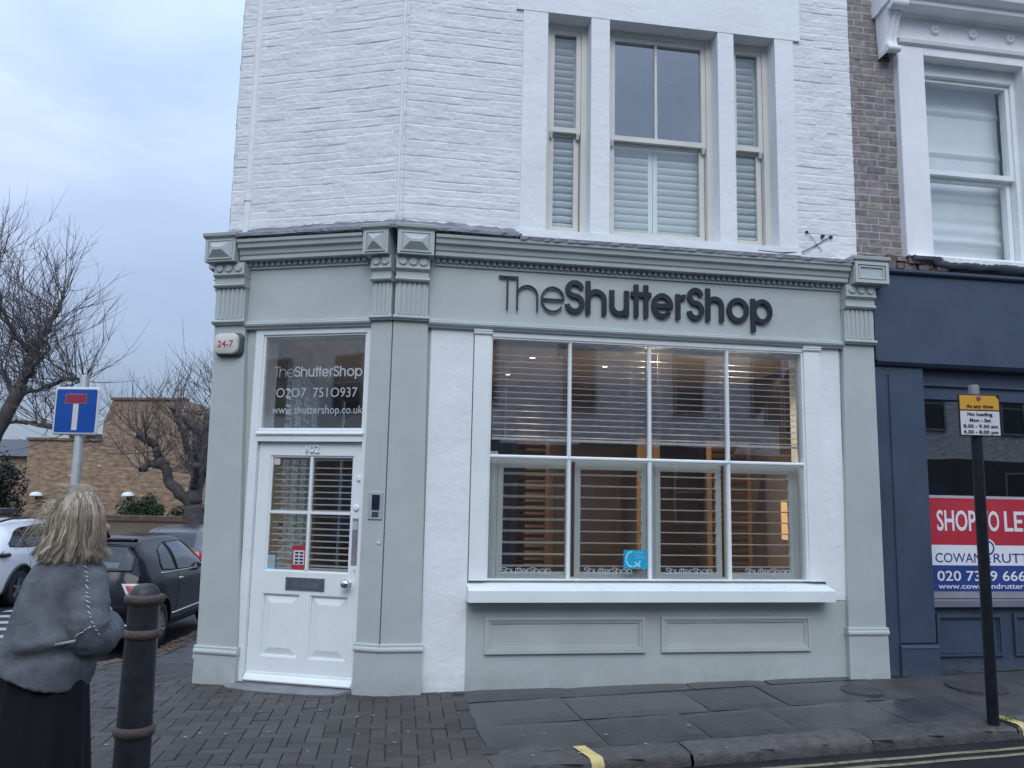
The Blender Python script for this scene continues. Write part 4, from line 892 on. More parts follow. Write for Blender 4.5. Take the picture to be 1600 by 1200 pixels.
m = MB(FL); m.box(4.3, 8.5, -3.6, -3.5, -.1, 3.0); m.box(4.26, 4.36, -3.5, -.4, -.1, 3.0); m.box(7.95, 8.05, -3.5, -.36, -.1, 3.0); m.box(4.3, 8, -3.5, -.36, 2.95, 3.0); m.box(4.3, 8, -3.5, -.36, -.1, .05); m.build('empty_room', DARKR, nb)
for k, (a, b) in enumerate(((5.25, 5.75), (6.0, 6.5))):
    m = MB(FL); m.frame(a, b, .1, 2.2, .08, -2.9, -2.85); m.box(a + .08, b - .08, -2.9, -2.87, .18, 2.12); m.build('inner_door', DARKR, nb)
# to-let board
bd = thing('agency_board', 'red white and blue shop to let board in the dark blue shop window', 'board', tuple(FL(5.12, -.17, .73)))
BR = mat('board_red', (.45, .03, .05), .4, .05, 3); BW = mat('board_white', (.72, .74, .78), .4, .04, 3); BB = mat('board_blue', (.025, .055, .22), .4, .05, 3)
bx = 6.55
MB(FL).box(5.085, 6.60, -.205, -.172, .74, 1.70).build('board_panel', mat('board_edge', (.40, .42, .46), .4, .1, 3), bd)
MB(FL).box(5.115, bx, -.172, -.168, 1.235, 1.675).build('red_band', BR, bd); MB(FL).box(5.115, bx, -.172, -.168, 1.045, 1.234).build('white_band', BW, bd); MB(FL).box(5.115, bx, -.172, -.168, .805, 1.044).build('blue_band', BB, bd)
MB(FL).box(5.10, bx, -.172, -.168, .742, .80).build('lower_strip', mat('board_strip', (.25, .26, .30), .5, .1, 3), bd)
uR = tuple(FL.t)
for s, u, wd in (('SHOP', 5.185, .415), ('TO', 5.635, .215), ('LET', 5.905, .33)): text('board_lettering', s, FL(u, -.1665, 1.372), uR, (0, 0, 1), .195, BW, bd, bold=.018, align='L', width=wd)
for s, u, wd in (('COWAN', 5.15, .49), ('&', 5.665, .075), ('RUTTER', 5.765, .56)): text('board_lettering', s, FL(u, -.1665, 1.072), uR, (0, 0, 1), .092, BB, bd, bold=.006, align='L', width=wd)
text('board_lettering', '020 7349 6660', FL(5.162, -.1665, .903), uR, (0, 0, 1), .095, BW, bd, bold=.012, align='L', width=1.02)
text('board_lettering', 'www.cowanandrutter.co.uk', FL(5.168, -.1665, .83), uR, (0, 0, 1), .050, BW, bd, bold=.01, align='L', width=1.15)
m = MB(FL); m.lathe([(.085, -.167), (.085, -.1655)], 5.71, 0, 1.21, 28, 'd'); m.build('white_disc', BW, bd)
m = MB(FL); m.lathe([(.070, -.1655), (.070, -.1645)], 5.71, 0, 1.21, 28, 'd'); m.build('blue_disc', BB, bd)
m = MB(FL); m.lathe([(.052, -.1645), (.052, -.1635)], 5.71, 0, 1.21, 28, 'd'); m.build('ring_centre', BW, bd)
# ---------------------------------------------------------------- street furniture
IRON = mat('black_iron_paint', (.018, .019, .022), .45, .2, 12, .4, 60, bdist=.004, dirt=(.05, .043, .040), dirt_amt=.6); RUST = mat('rusty_iron', (.075, .055, .048), .7, .3, 25, .5, 90, dirt=(.03, .03, .032), dirt_amt=.6)
by, bx_ = 4.5, -1.985; bz = zz(bx_, by)
bo = thing('bollard', 'tall old black cast iron bollard with rusty bands beside the woman', 'bollard', (bx_, by, bz))
m = MB(); m.lathe([(.092, -.1), (.092, .18), (.091, .30), (.090, .33), (.086, .62), (.083, .80), (.081, .845), (.081, .99)], bx_, by, bz, 40); m.build('shaft', IRON, bo, True, sharp=40)
m = MB(); m.lathe([(.088, .305), (.100, .315), (.106, .33), (.106, .345), (.100, .36), (.086, .368)], bx_, by, bz, 40, caps=False); m.build('lower_band', RUST, bo, True, sharp=50)
m = MB(); m.lathe([(.080, .812), (.092, .82), (.097, .833), (.097, .846), (.091, .858), (.080, .865)], bx_, by, bz, 40, caps=False); m.build('upper_band', RUST, bo, True, sharp=50)
m = MB(); m.lathe([(.080, .985), (.086, .995), (.098, 1.005), (.103, 1.018), (.103, 1.036), (.097, 1.044), (.072, 1.05)], bx_, by, bz, 40, caps=False); m.build('collar', RUST, bo, True, sharp=40)
m = MB(); m.lathe([(.078, 1.046), (.076, 1.055), (.068, 1.075), (.052, 1.092), (.03, 1.102), (0, 1.106)], bx_, by, bz, 40, caps=False); m.build('domed_cap', IRON, bo, True)
# loading-times sign
px_, py_ = 3.567, 6.12; pz = zz(px_, py_)
sp = thing('parking_sign', 'black post with small yellow and white loading times plate', 'street sign', (px_, py_, pz))
m = MB(); m.lathe([(.040, -.1), (.040, 2.40 - pz)], px_, py_, pz, 20); m.build('post', mat('black_post_paint', (.007, .010, .016), .4, .12, 8, spec=.35, dirt=(.02, .02, .024), dirt_amt=.4), sp, True, sharp=40)
m = MB(); m.lathe([(.038, 2.38 - pz), (.038, 2.525 - pz), (.03, 2.535 - pz)], px_, py_, pz, 20); m.build('post_cap', mat('dull_grey_cap', (.16, .17, .18), .6, .15, 12), sp, True, sharp=40)
YP = mat('plate_yellow', (.62, .33, .035), .45, .05, 6); WP = mat('plate_white', (.62, .62, .64), .45, .04, 6); BP = mat('plate_black', (.008, .01, .016), .45, .1, 6)
FP = F((px_ + .006, py_ - .05, 0), (math.cos(R(4)), math.sin(R(4)), 0), (math.sin(R(4)), -math.cos(R(4)), 0))
m = MB(FP); m.bbox(-.166, .166, -.006, 0, 2.135, 2.458, .003); m.box(-.05, .05, -.014, -.006, 2.2, 2.4); pl = m.build('sign_plate', BP, sp)
m = MB(FP); z0, z1 = 2.338, 2.448; m.add([(-.156, .002, z0), (.156, .002, z0), (.156, .002, z1 - .028), (.130, .002, z1), (-.156, .002, z1)], [(0, 1, 2, 3, 4)]); m.build('yellow_panel', YP, pl)
m = MB(FP); m.quad((-.156, .002, 2.145), (.156, .002, 2.145), (.156, .002, 2.328), (-.156, .002, 2.328)); m.build('white_panel', WP, pl)
m = MB(FP); m.lathe([(.018, .002), (.018, .005)], -.004, 0, 2.424, 16, 'd'); m.build('red_dot', mat('sign_red', (.40, .04, .05), .5, .1, 20), pl)
m = MB(FP); m.lathe([(.011, .005), (.011, .008)], -.004, 0, 2.424, 14, 'd'); m.build('blue_dot', mat('sign_violet', (.12, .08, .28), .5, .1, 20), pl)
fr_ = tuple(FP.t)
for s, z, wd in (('At any time', 2.352, .215), ('No loading', 2.291, .20), ('Mon - Sat', 2.245, .17), ('8.00 - 9.30 am', 2.199, .275), ('4.30 - 8.00 pm', 2.155, .28)):
    text('sign_lettering', s, FP(0, .0045, z), fr_, (0, 0, 1), .027, BP, pl, bold=.03, width=wd)
# no-through-road sign
nx, ny = -4.255, 7.9; nz = zz(nx, ny)
ns = thing('road_sign', 'blue square dead end road sign on a grey pole behind the woman', 'road sign', (nx, ny, nz))
m = MB(); m.lathe([(.042, -.1), (.042, 2.70 - nz), (.036, 2.715 - nz)], nx, ny, nz, 20); m.build('pole', GALV, ns, True, sharp=40)
a_ = R(-4); FN = F((nx - .03, ny - .055, 0), (math.cos(a_), math.sin(a_), 0), (math.sin(a_), -math.cos(a_), 0))
def rplate(fr, w_, h_, zc, d0, d1, r, m_, name, par, n=5):
    rbox(fr, -w_ / 2, w_ / 2, zc - h_ / 2, zc + h_ / 2, d0, d1, r, n).build(name, m_, par)
m = rbox(FN, -.232, .232, 2.118, 2.592, -.014, 0, .03); m.box(-.06, .06, -.03, -.014, 2.2, 2.24); m.box(-.06, .06, -.03, -.014, 2.46, 2.5); pt = m.build('sign_plate', WP, ns)
def flat(fr, pts, d, m_, name, par): MB(fr).add([(u, d, z) for u, z in pts], [tuple(range(len(pts)))]).build(name, m_, par)
def rr_pts(w_, h_, zc, r, n=5):
    o = []
    for cx, cz, a0 in ((w_ / 2 - r, zc + h_ / 2 - r, 0), (-w_ / 2 + r, zc + h_ / 2 - r, 90), (-w_ / 2 + r, zc - h_ / 2 + r, 180), (w_ / 2 - r, zc - h_ / 2 + r, 270)):
        o += [(cx + r * math.cos(R(a0 + 90 * k / n)), cz + r * math.sin(R(a0 + 90 * k / n))) for k in range(n + 1)]
    return o
flat(FN, rr_pts(.415, .425, 2.355, .02), .0015, mat('sign_blue', (.006, .075, .34), .4, .05, 6), 'blue_field', pt)
flat(FN, [(-.03, 2.165), (.026, 2.165), (.026, 2.442), (-.03, 2.442)], .003, WP, 'white_bar', pt)
flat(FN, [(-.115, 2.425), (.105, 2.425), (.105, 2.525), (-.115, 2.525)], .0037, mat('sign_mauve', (.30, .12, .20), .5, .1, 6), 'red_bar_edge', pt)
flat(FN, [(-.105, 2.434), (.096, 2.434), (.096, 2.516), (-.105, 2.516)], .005, mat('sign_dull_red', (.26, .025, .06), .5, .1, 6), 'red_bar', pt)
# covers in the pavement
COV = mat('cast_cover', (.055, .052, .050), .55, .3, 30, .6, 120, dirt=(.09, .08, .07), dirt_amt=.5)
def cover(label, x, y, r, group='round covers in the pavement'):
    z = zz(x, y); t = thing('manhole_cover', label, 'manhole cover', (x, y, z), group)
    m = MB(); m.lathe([(r, -.02), (r, .004), (r - .02, .005), (r - .022, .0)], x, y, z, 32, caps=False); m.build('cover_frame', COV, t)
    m = MB(); m.lathe([(r - .024, -.01), (r - .024, .003), (r * .7, .0035), (r * .68, .006), (r * .5, .006), (r * .48, .0035), (0, .0035)], x, y, z, 32, caps=False); m.build('cover_lid', COV, t)
cover('small worn round cover in the flagstone before the grey pilaster', 2.98, 6.98, .17); cover('dark round cover in tarmac before the dark blue shop', 4.03, 7.13, .24)
cx_, cy_ = -2.46, 4.70; cz_ = zz(cx_, cy_)
t = thing('drain_grate', 'ornate dark iron drain grate set in paving beside the woman', 'drain grate', (cx_, cy_, cz_), rz=0)
GR = F((cx_, cy_, cz_), (math.cos(R(40)), math.sin(R(40)), 0), (-math.sin(R(40)), math.cos(R(40)), 0))
m = MB(GR); m.box(-.17, .17, -.13, -.11, -.02, .01); m.box(-.17, .17, .11, .13, -.02, .01); m.box(-.17, -.15, -.11, .11, -.02, .01); m.box(.15, .17, -.11, .11, -.02, .01); m.build('grate_frame', IRON, t)
m = MB(GR)
for k in range(7): u = -.13 + k * .043; m.tube([(u, -.11, .004), (u + .012, -.05, .008), (u - .012, .03, .008), (u, .11, .004)], .008, 6)
m.build('grate_bars', IRON, t)
# grass tuft at the post and specks on the paving
GRASS = mat('grass_blade', (.055, .10, .030), .6, .3, 20, island=.4)
m = MB(); rr = random.Random(9)
for k in range(130):
    a = rr.gauss(0, 1); x, y = 3.70 + .06 * a, 6.20 + .03 * rr.gauss(0, 1); z = zz(x, y); h = rr.uniform(.015, .055); an = rr.uniform(0, 6.28); dx, dy = math.cos(an), math.sin(an)
    m.add([(x - dy * .003, y + dx * .003, z), (x + dy * .003, y - dx * .003, z), (x + dx * h * .5, y + dy * h * .5, z + h)], [(0, 1, 2)])
o = m.build('grass', GRASS, kind='stuff', recalc=False); o['label'] = 'small tuft of green grass at the foot of the post'; o['category'] = 'grass'
m = MB(); rr = random.Random(19)
for k in range(130):
    x, y = rr.uniform(-3.2, 4.6), rr.uniform(4.9, 7.4)
    if not inside(PAVE, np.array([x]), np.array([y]))[0] or (FL.n @ (Vector((x, y, 0)) - FL.o)) < .1 or (FC.n @ (Vector((x, y, 0)) - FC.o)) < .05: continue
    z = zz(x, y) + .006; s = rr.uniform(.003, .009); a = rr.uniform(0, 3.1)
    m.add([(x + s * 1.6 * math.cos(a + q) * (1 + .4 * rr.random()), y + s * math.sin(a + q), z + .001 * rr.random()) for q in (0, 1.3, 2.8, 4.2, 5.3)], [(0, 1, 2, 3, 4)])
o = m.build('litter_specks', mat('pale_speck', (.42, .42, .40), .7, .3, 30, island=.5), kind='stuff', recalc=False); o['label'] = 'pale specks of litter scattered over the wet paving'; o['category'] = 'litter'
LEAF = mat('dead_leaf', (.12, .075, .045), .8, .3, 20, island=.5)
m = MB()
for k in range(500):
    y = rr.uniform(8.2, 12.5); x = -4.28 - .055 * (y - 8) + rr.gauss(.0, .09) ; z = zz(x, y) + (.006 if x > -4.35 - .06 * (y - 8) else -.07); s = rr.uniform(.012, .03); a = rr.uniform(0, 6.3)
    m.add([(x + s * 1.5 * math.cos(a + q), y + s * math.sin(a + q), z + .012 * rr.random()) for q in (0, 1.2, 2.6, 3.9, 5.2)], [(0, 1, 2, 3, 4)])
o = m.build('fallen_leaves', LEAF, kind='stuff', recalc=False); o['label'] = 'brown fallen leaves along the side street kerb'; o['category'] = 'leaves'
# ---------------------------------------------------------------- vehicles
TYRE = mat('tyre_rubber', (.018, .018, .019), .75, .15, 20); ALLOY = mat('alloy_wheel', (.42, .43, .45), .35, .1, 20, metal=.7); BLKP = mat('black_plastic', (.016, .017, .019), .5, .15, 10)
CARGL = glass('car_glass', 1.75, (.42, .47, .48)); LAMPR = mat('lamp_red', (.40, .02, .03), .15, .1, 20); LAMPW = mat('lamp_clear', (.62, .62, .64), .12, .08, 20)
SEAT = mat('seat_fabric', (.10, .10, .105), .8, .1, 10); HEADR = mat('pale_headrest', (.42, .46, .42), .8, .1, 10)
def chaikin(P, it=2):
    for _ in range(it):
        Q = [P[0]]
        for a, b in zip(P[:-1], P[1:]): Q += [.75 * a + .25 * b, .25 * a + .75 * b]
        Q.append(P[-1]); P = Q
    return np.array(P)
class Car:
    def __init__(s, top, belt, halfw, roofw, zb=.19, zmax=.55, n=110):
        def curve(pts, x, sm=.06):
            xs = np.linspace(pts[0][0], pts[-1][0], 600); y = np.interp(xs, [p[0] for p in pts], [p[1] for p in pts])
            k = np.exp(-.5 * (np.arange(-40, 41) * (xs[1] - xs[0]) / sm) ** 2); k /= k.sum()
            yp = np.pad(y, 40, mode='edge'); y2 = np.convolve(yp, k, 'valid'); return np.interp(x, xs, y2)
        x0, x1 = top[0][0], top[-1][0]; s.x0, s.x1 = x0, x1
        tt = np.linspace(0, 1, n); s.xs = x0 + (x1 - x0) * (.5 - .5 * np.cos(np.pi * tt)) * .6 + (x1 - x0) * tt * .4
        s.zr = curve(top, s.xs, .045); s.W = curve(halfw, s.xs, .05); s.yr = curve(roofw, s.xs, .08); s.zb_ = np.full(n, zb)
        bl = curve(belt, s.xs, .1); s.zbelt = np.minimum(bl, s.zr - .06)
        prof = []
        for i in range(n):
            W, zr, zt, yr = s.W[i], s.zr[i], s.zbelt[i], min(s.yr[i], s.W[i] * .95)
            zm = min(zmax, zb + .5 * (zt - zb)); yb = W * .955
            if zr - zt < .12: yr = min(yr, W * .8)
            P = [(0, zb), (.8 * W, zb), (.96 * W, zb + .05), (W, zm), (.992 * W, zt - .35 * (zt - zm)), (yb, zt), (yb + (yr - yb) * .45 + .012, zt + (zr - zt) * .48), (yr + .012, zr - (zr - zt) * .22), (yr - .05, zr - .022), (yr * .55, zr - .004), (0, zr)]
            prof.append(chaikin([np.array(p, float) for p in P], 3))
        s.P = np.array(prof)                     # (n, m, 2)
    def side(s, x, z):
        i = np.searchsorted(s.xs, x); i = min(max(i, 1), len(s.xs) - 1); f = (x - s.xs[i - 1]) / (s.xs[i] - s.xs[i - 1])
        def y_at(k):
            p = s.P[k]; m = p[:, 0].argmax(); q = p[m - len(p) // 4:]
            return np.interp(z, q[:, 1], q[:, 0])
        return y_at(i - 1) * (1 - f) + y_at(i) * f
    def ztop(s, k, y):
        p = s.P[k]; q = p[::-1]; m = q[:, 0].argmax(); return np.interp(abs(y), q[:m + 1, 0], q[:m + 1, 1])
    def rear(s, y, z, front=False):
        n = len(s.xs); mid = int(n * .62)
        ks = range(0, mid) if not front else range(n - 1, int(n * .45), -1)
        zs = [s.ztop(k, y) for k in ks]; zs = np.maximum.accumulate(zs); return float(np.interp(z, zs, [s.xs[k] for k in ks]))
    def patch_side(s, xs, lo, hi, sgn, off=.006, nz=8):
        P = []
        for x in xs:
            a, b = lo(x), hi(x); P.append([(x, sgn * (s.side(x, a + (b - a) * k / nz) + off), a + (b - a) * k / nz) for k in range(nz + 1)])
        return P
    def patch_rear(s, zs, lo, hi, off=.006, ny=14, front=False):
        P = []
        for z in zs:
            a, b = lo(z), hi(z); P.append([(s.rear(a + (b - a) * k / ny, z, front) + (off if front else -off), a + (b - a) * k / ny, z) for k in range(ny + 1)])
        return P
    def border(s, P): return [p for p in P[0]] + [r[-1] for r in P[1:]] + [p for p in P[-1][::-1][1:]] + [r[0] for r in P[::-1][1:]]
    def body(s, root, paint, wheels, ra, holes_side, holes_rear, name='body'):
        n, m = s.P.shape[:2]; vs = []
        for sg in (1, -1): vs += [(s.xs[i], sg * s.P[i, j, 0], s.P[i, j, 1]) for i in range(n) for j in range(m)]
        fs = []
        for q in (0, 1):
            b = q * n * m
            for i in range(n - 1):
                for j in range(m - 1):
                    x = (s.xs[i] + s.xs[i + 1]) / 2; y = (s.P[i, j, 0] + s.P[i, j + 1, 0]) / 2; z = (s.P[i, j, 1] + s.P[i, j + 1, 1]) / 2
                    if y > s.W[i] * .7 and any((x - wx) ** 2 + (z - wz) ** 2 < ra * ra for wx, wz in wheels): continue
                    if any(xa < x < xb and lo(x) < z < hi(x) and y > .35 for xa, xb, lo, hi in holes_side): continue
                    if any(za < z < zb_ and lo(z) < (y if q == 0 else -y) < hi(z) and (x < xm if xm < 0 else x > xm) for za, zb_, lo, hi, xm in holes_rear): continue
                    fs.append((b + i * m + j, b + (i + 1) * m + j, b + (i + 1) * m + j + 1, b + i * m + j + 1))
        mb = MB(); mb.add(vs, fs)
        for q in (0, 1):
            b = q * n * m
        mb.add([(s.xs[0], sg * s.P[0, j, 0], s.P[0, j, 1]) for sg in (1,) for j in range(m)] + [(s.xs[0], -s.P[0, j, 0], s.P[0, j, 1]) for j in range(m - 1, -1, -1)], [tuple(range(2 * m))])
        mb.add([(s.xs[-1], s.P[-1, j, 0], s.P[-1, j, 1]) for j in range(m)] + [(s.xs[-1], -s.P[-1, j, 0], s.P[-1, j, 1]) for j in range(m - 1, -1, -1)], [tuple(range(2 * m))])
        o = mb.build(name, paint, root, False); me = o.data
        bm = bmesh.new(); bm.from_mesh(me); bmesh.ops.remove_doubles(bm, verts=bm.verts, dist=.0005); bmesh.ops.recalc_face_normals(bm, faces=bm.faces); bm.to_mesh(me); bm.free()
        me.polygons.foreach_set('use_smooth', [True] * len(me.polygons)); me.set_sharp_from_angle(angle=R(50)); return o
def wheel(root, x, y, r, sg, spokes=7, wd=.19):
    m = MB(); m.lathe([(r * .62, -wd / 2), (r * .9, -wd / 2), (r * .985, -wd * .36), (r, -wd * .15), (r, wd * .15), (r * .985, wd * .36), (r * .9, wd / 2), (r * .66, wd / 2), (r * .62, wd * .3)], x, y, r, 36, 'd', caps=False)
    t = m.build('wheel', TYRE, root, True, sharp=60)
    m = MB(); o = sg * wd / 2
    m.lathe([(r * .66, o * .98), (r * .66, o * .7), (r * .60, o * .3), (r * .59, -o)], x, y, r, 36, 'd', caps=False)
    m.lathe([(0, o * .82), (r * .12, o * .82), (r * .14, o * .5)], x, y, r, 16, 'd', caps=False)
    for k in range(spokes):
        a = 2 * math.pi * k / spokes + .3; ca, sa = math.cos(a), math.sin(a); q = []
        for rr_, hw, dd in ((r * .1, r * .07, .8), (r * .64, r * .045, .92)):
            for e in (-1, 1): q += [(x + rr_ * ca - e * hw * sa, y + o * dd, r + rr_ * sa + e * hw * ca), (x + rr_ * ca - e * hw * sa, y + o * (dd - .3), r + rr_ * sa + e * hw * ca)]
        m.add(q, [(0, 2, 6, 4), (1, 3, 7, 5), (0, 1, 5, 4), (2, 3, 7, 6)])
    m.build('rim', ALLOY, t, True, sharp=35)
    MB().lathe([(r * .6, sg * .0), (0, sg * .0)], x, y, r, 20, 'd', caps=False).build('hub_shadow', BLKP, t)
def seats(root, xs, ys, z, h, hr=HEADR):
    for x in xs:
        for y in ys:
            m = MB(); m.box8([(x - .08, y - .22, z), (x + .1, y - .22, z), (x + .1, y + .22, z), (x - .08, y + .22, z), (x - .2, y - .19, z + h), (x - .08, y - .19, z + h), (x - .08, y + .19, z + h), (x - .2, y + .19, z + h)]); st = m.build('seat', SEAT, root)
            m = MB(); vs = [(x - .16 + .05 * math.cos(a) * math.cos(b), y + .13 * math.sin(a) * math.cos(b), z + h + .1 + .085 * math.sin(b)) for b in np.linspace(-1.57, 1.57, 9) for a in np.linspace(0, 6.283, 17)]
            m.add(vs, [(i * 17 + j, i * 17 + j + 1, (i + 1) * 17 + j + 1, (i + 1) * 17 + j) for i in range(8) for j in range(16)]); m.build('headrest', hr, st, True)
def lin(pts): return lambda x: float(np.interp(x, [p[0] for p in pts], [p[1] for p in pts]))
HEAD = R(93.4)
# ---- small dark hatchback
bx0, by0 = -5.60, 12.36
car = thing('parked_hatchback', 'small rounded black hatchback parked by the kerb behind the bollard', 'car', (bx0, by0, zz(bx0, 11.3) - .085), rz=HEAD, local=True); car.rotation_euler = (R(0), R(1.0), HEAD)
top = [(-1.78, .42), (-1.765, .62), (-1.73, .80), (-1.67, .98), (-1.56, 1.17), (-1.42, 1.35), (-1.28, 1.435), (-1.0, 1.475), (-.5, 1.495), (0, 1.485), (.35, 1.43), (.62, 1.27), (.95, 1.03), (1.1, .96), (1.45, .86), (1.65, .72), (1.76, .50)]
hb = Car(top, [(-1.78, .95), (-1.2, .99), (0, .96), (1.0, .93), (1.76, .8)], [(-1.78, .56), (-1.70, .70), (-1.5, .775), (-1.1, .815), (1.1, .815), (1.5, .76), (1.7, .62), (1.76, .5)], [(-1.78, .46), (-1.4, .47), (-.6, .52), (.4, .51), (1.0, .58), (1.76, .55)])
CARBLK = mat('black_car_paint', (.006, .006, .010), .14, .08, 4, spec=.3, coat=.08, dirt=(.02, .02, .024), dirt_amt=.3)
WH = [(-1.13, .30), (1.17, .30)]
q1 = (-1.10, -.62, lin([(-1.10, 1.03), (-.62, .995)]), lin([(-1.10, 1.10), (-.95, 1.28), (-.62, 1.375)]))
q2 = (-.54, .62, lin([(-.54, .995), (.62, .965)]), lin([(-.54, 1.375), (.15, 1.375), (.40, 1.28), (.62, 1.10)]))
rw = (1.04, 1.345, lin([(1.04, -.54), (1.2, -.52), (1.345, -.38)]), lin([(1.04, .54), (1.2, .52), (1.345, .38)]), -1.2)
ws = (1.06, 1.38, lin([(1.06, -.55), (1.38, -.5)]), lin([(1.06, .55), (1.38, .5)]), .2)
def shrink(h, e=.012): return (h[0] + e, h[1] - e, (lambda x, f=h[2]: f(x) + e), (lambda x, f=h[3]: f(x) - e), *h[4:])
hb.body(car, CARBLK, WH, .345, [shrink(q1), shrink(q2)], [shrink(rw), shrink(ws)])
for sg in (-1, 1):
    for nm, h in (('quarter_window', q1), ('door_window', q2)):
        P = hb.patch_side(np.linspace(h[0], h[1], 16), h[2], h[3], sg); gw = MB().grid(P).build(nm, CARGL, car, True, recalc=False)
        MB().tube(hb.border(P), .010, 5, cap=False).build('window_seal', BLKP, gw, True)
    MB().tube([(x, sg * (hb.side(x, 1.0 - .03 * (x + 1.15) / 1.8 - .018) + .008), 1.0 - .03 * (x + 1.15) / 1.8 - .018) for x in np.linspace(-1.18, .68, 24)], .010, 6).build('chrome_strip', CHROME, car, True)
    MB().tube([(x, sg * (hb.side(x, .40) + .004), .40 + .01 * x) for x in np.linspace(-.72, .75, 20)], .014, 6).build('side_trim', CHROME, car, True)
    for xa in (-.60, .68):
        MB().tube([(xa + .05 * math.sin((z - .3) * 3), sg * (hb.side(xa + .05 * math.sin((z - .3) * 3), z) + .0005), z) for z in np.linspace(.32, .96, 16)], .004, 4).build('door_gap', BLKP, car, True)
    m = MB(); yy = sg * (hb.side(-.46, .86) + .018); m.tube([(-.55, yy - sg * .014, .865), (-.53, yy, .868), (-.40, yy, .866), (-.38, yy - sg * .014, .863)], .013, 8); m.build('door_handle', CHROME, car, True)
    m = MB(); mxp = (.50, sg * (hb.side(.5, 1.0) + .10), 1.01)
    vs = [(mxp[0] + .06 * math.cos(a) * math.cos(b) + .02, mxp[1] + .10 * math.sin(a) * math.cos(b), mxp[2] + .065 * math.sin(b)) for b in np.linspace(-1.57, 1.57, 9) for a in np.linspace(0, 6.283, 15)]
    m.add(vs, [(i * 15 + j, i * 15 + j + 1, (i + 1) * 15 + j + 1, (i + 1) * 15 + j) for i in range(8) for j in range(14)]); m.tube([(.52, sg * (hb.side(.52, .97) - .01), .97), (.52, mxp[1], .97)], .018, 6); mir = m.build('door_mirror', CARBLK, car, True)
    m = MB(); m.tube([(.46, mxp[1] - .08 * 1, 1.0), (.455, mxp[1] + .08, 1.0)], .03, 8); m.build('mirror_glass', CHROME, mir, True)
    for wx, wz in WH:
        MB().tube([(wx + .352 * math.cos(a), sg * (hb.side(wx + .352 * math.cos(a), max(.22, wz + .352 * math.sin(a))) + .0), max(.2, wz + .352 * math.sin(a))) for a in np.linspace(-.25, math.pi + .25, 30)], .018, 6).build('wheel_arch', CARBLK, car, True)
        wheel(car, wx, sg * .705, .298, sg, 14)
    ya, yb = lin([(.60, .64), (.88, .46)]), lin([(.60, .70), (.88, .70)])
    P = hb.patch_rear(np.linspace(.60, .88, 10), (lambda z: ya(z)) if sg > 0 else (lambda z: -yb(z)), (lambda z: yb(z)) if sg > 0 else (lambda z: -ya(z)), .014, 8)
    lw = MB().grid(P).build('tail_lamp', LAMPW, car, True, recalc=False)
    yc, yd = lin([(.66, .635), (.855, .52)]), lin([(.66, .69), (.855, .665)])
    P = hb.patch_rear(np.linspace(.66, .855, 8), (lambda z: yc(z)) if sg > 0 else (lambda z: -yd(z)), (lambda z: yd(z)) if sg > 0 else (lambda z: -yc(z)), .024, 8)
    MB().grid(P).build('red_lens', LAMPR, lw, True, recalc=False)
P = hb.patch_rear(np.linspace(rw[0], rw[1], 12), rw[2], rw[3]); g_ = MB().grid(P).build('rear_window', CARGL, car, True, recalc=False); MB().tube(hb.border(P), .014, 5, cap=False).build('window_seal', BLKP, g_, True)
P = hb.patch_rear(np.linspace(1.075, 1.14, 4), lin([(1, -.36), (2, -.36)]), lin([(1, .16), (2, .16)]), .003); MB().grid(P).build('window_sticker', mat('pale_green_sticker', (.40, .52, .47), .5, .1, 20), g_, True, recalc=False)
P = hb.patch_rear(np.linspace(ws[0], ws[1], 12), ws[2], ws[3], front=True); MB().grid(P).build('windscreen', CARGL, car, True, recalc=False)
m = MB(); m.tube([(hb.rear(y, .36) - .012, y, .36) for y in np.linspace(-.66, .66, 30)], .022, 6); m.build('bumper_strip', CHROME, car, True)
P = hb.patch_rear(np.linspace(.52, .63, 3), lin([(0, -.26), (1, -.26)]), lin([(0, .26), (1, .26)]), .012); pl_ = MB().grid(P).build('number_plate', mat('plate_amber', (.55, .40, .06), .5, .05, 5), car, recalc=False)
m = MB(); m.tube([(hb.rear(0, 1.395) - .05, y, 1.425) for y in np.linspace(-.5, .5, 14)], .028, 6); m.build('roof_spoiler', CARBLK, car, True)
m = MB(); m.tube([(-1.12, 0, 1.46), (-1.16, 0, 1.49), (-1.24, 0, 1.62), (-1.33, 0, 1.80)], [.028, .018, .006, .004], 6); m.build('aerial', BLKP, car, True)
m = MB(); m.box(-1.6, 1.55, -.62, .62, .17, .42); m.build('underbody', BLKP, car)
seats(car, (-.62,), (-.33, .33), .55, .55); seats(car, (.25,), (-.34, .34), .5, .58, SEAT)
MB().box(.72, 1.0, -.66, .66, .5, .93).build('dashboard', BLKP, car)
# ---- white SUV
wx0, wy0 = -10.06, 16.62
suv = thing('parked_suv', 'white compact SUV with black wheel arches parked across the side street', 'car', (wx0, wy0, zz(wx0, wy0 - 1) - .085), rz=R(92.5), local=True)
top = [(-2.05, .45), (-2.04, .75), (-2.0, 1.0), (-1.93, 1.18), (-1.75, 1.42), (-1.55, 1.53), (-1.2, 1.57), (-.3, 1.585), (.3, 1.54), (.62, 1.42), (1.15, 1.08), (1.3, 1.03), (1.75, .96), (1.98, .82), (2.05, .5)]
sv = Car(top, [(-2.05, 1.06), (-1.0, 1.04), (1, .98), (2.05, .9)], [(-2.05, .66), (-1.97, .80), (-1.6, .87), (1.5, .87), (1.9, .78), (2.05, .6)], [(-2.05, .55), (-1.5, .60), (.3, .62), (2.05, .6)], .22, .62)
CARWHT = mat('white_car_paint', (.74, .75, .77), .2, .03, 3, coat=.5)
WH2 = [(-1.28, .335), (1.28, .335)]
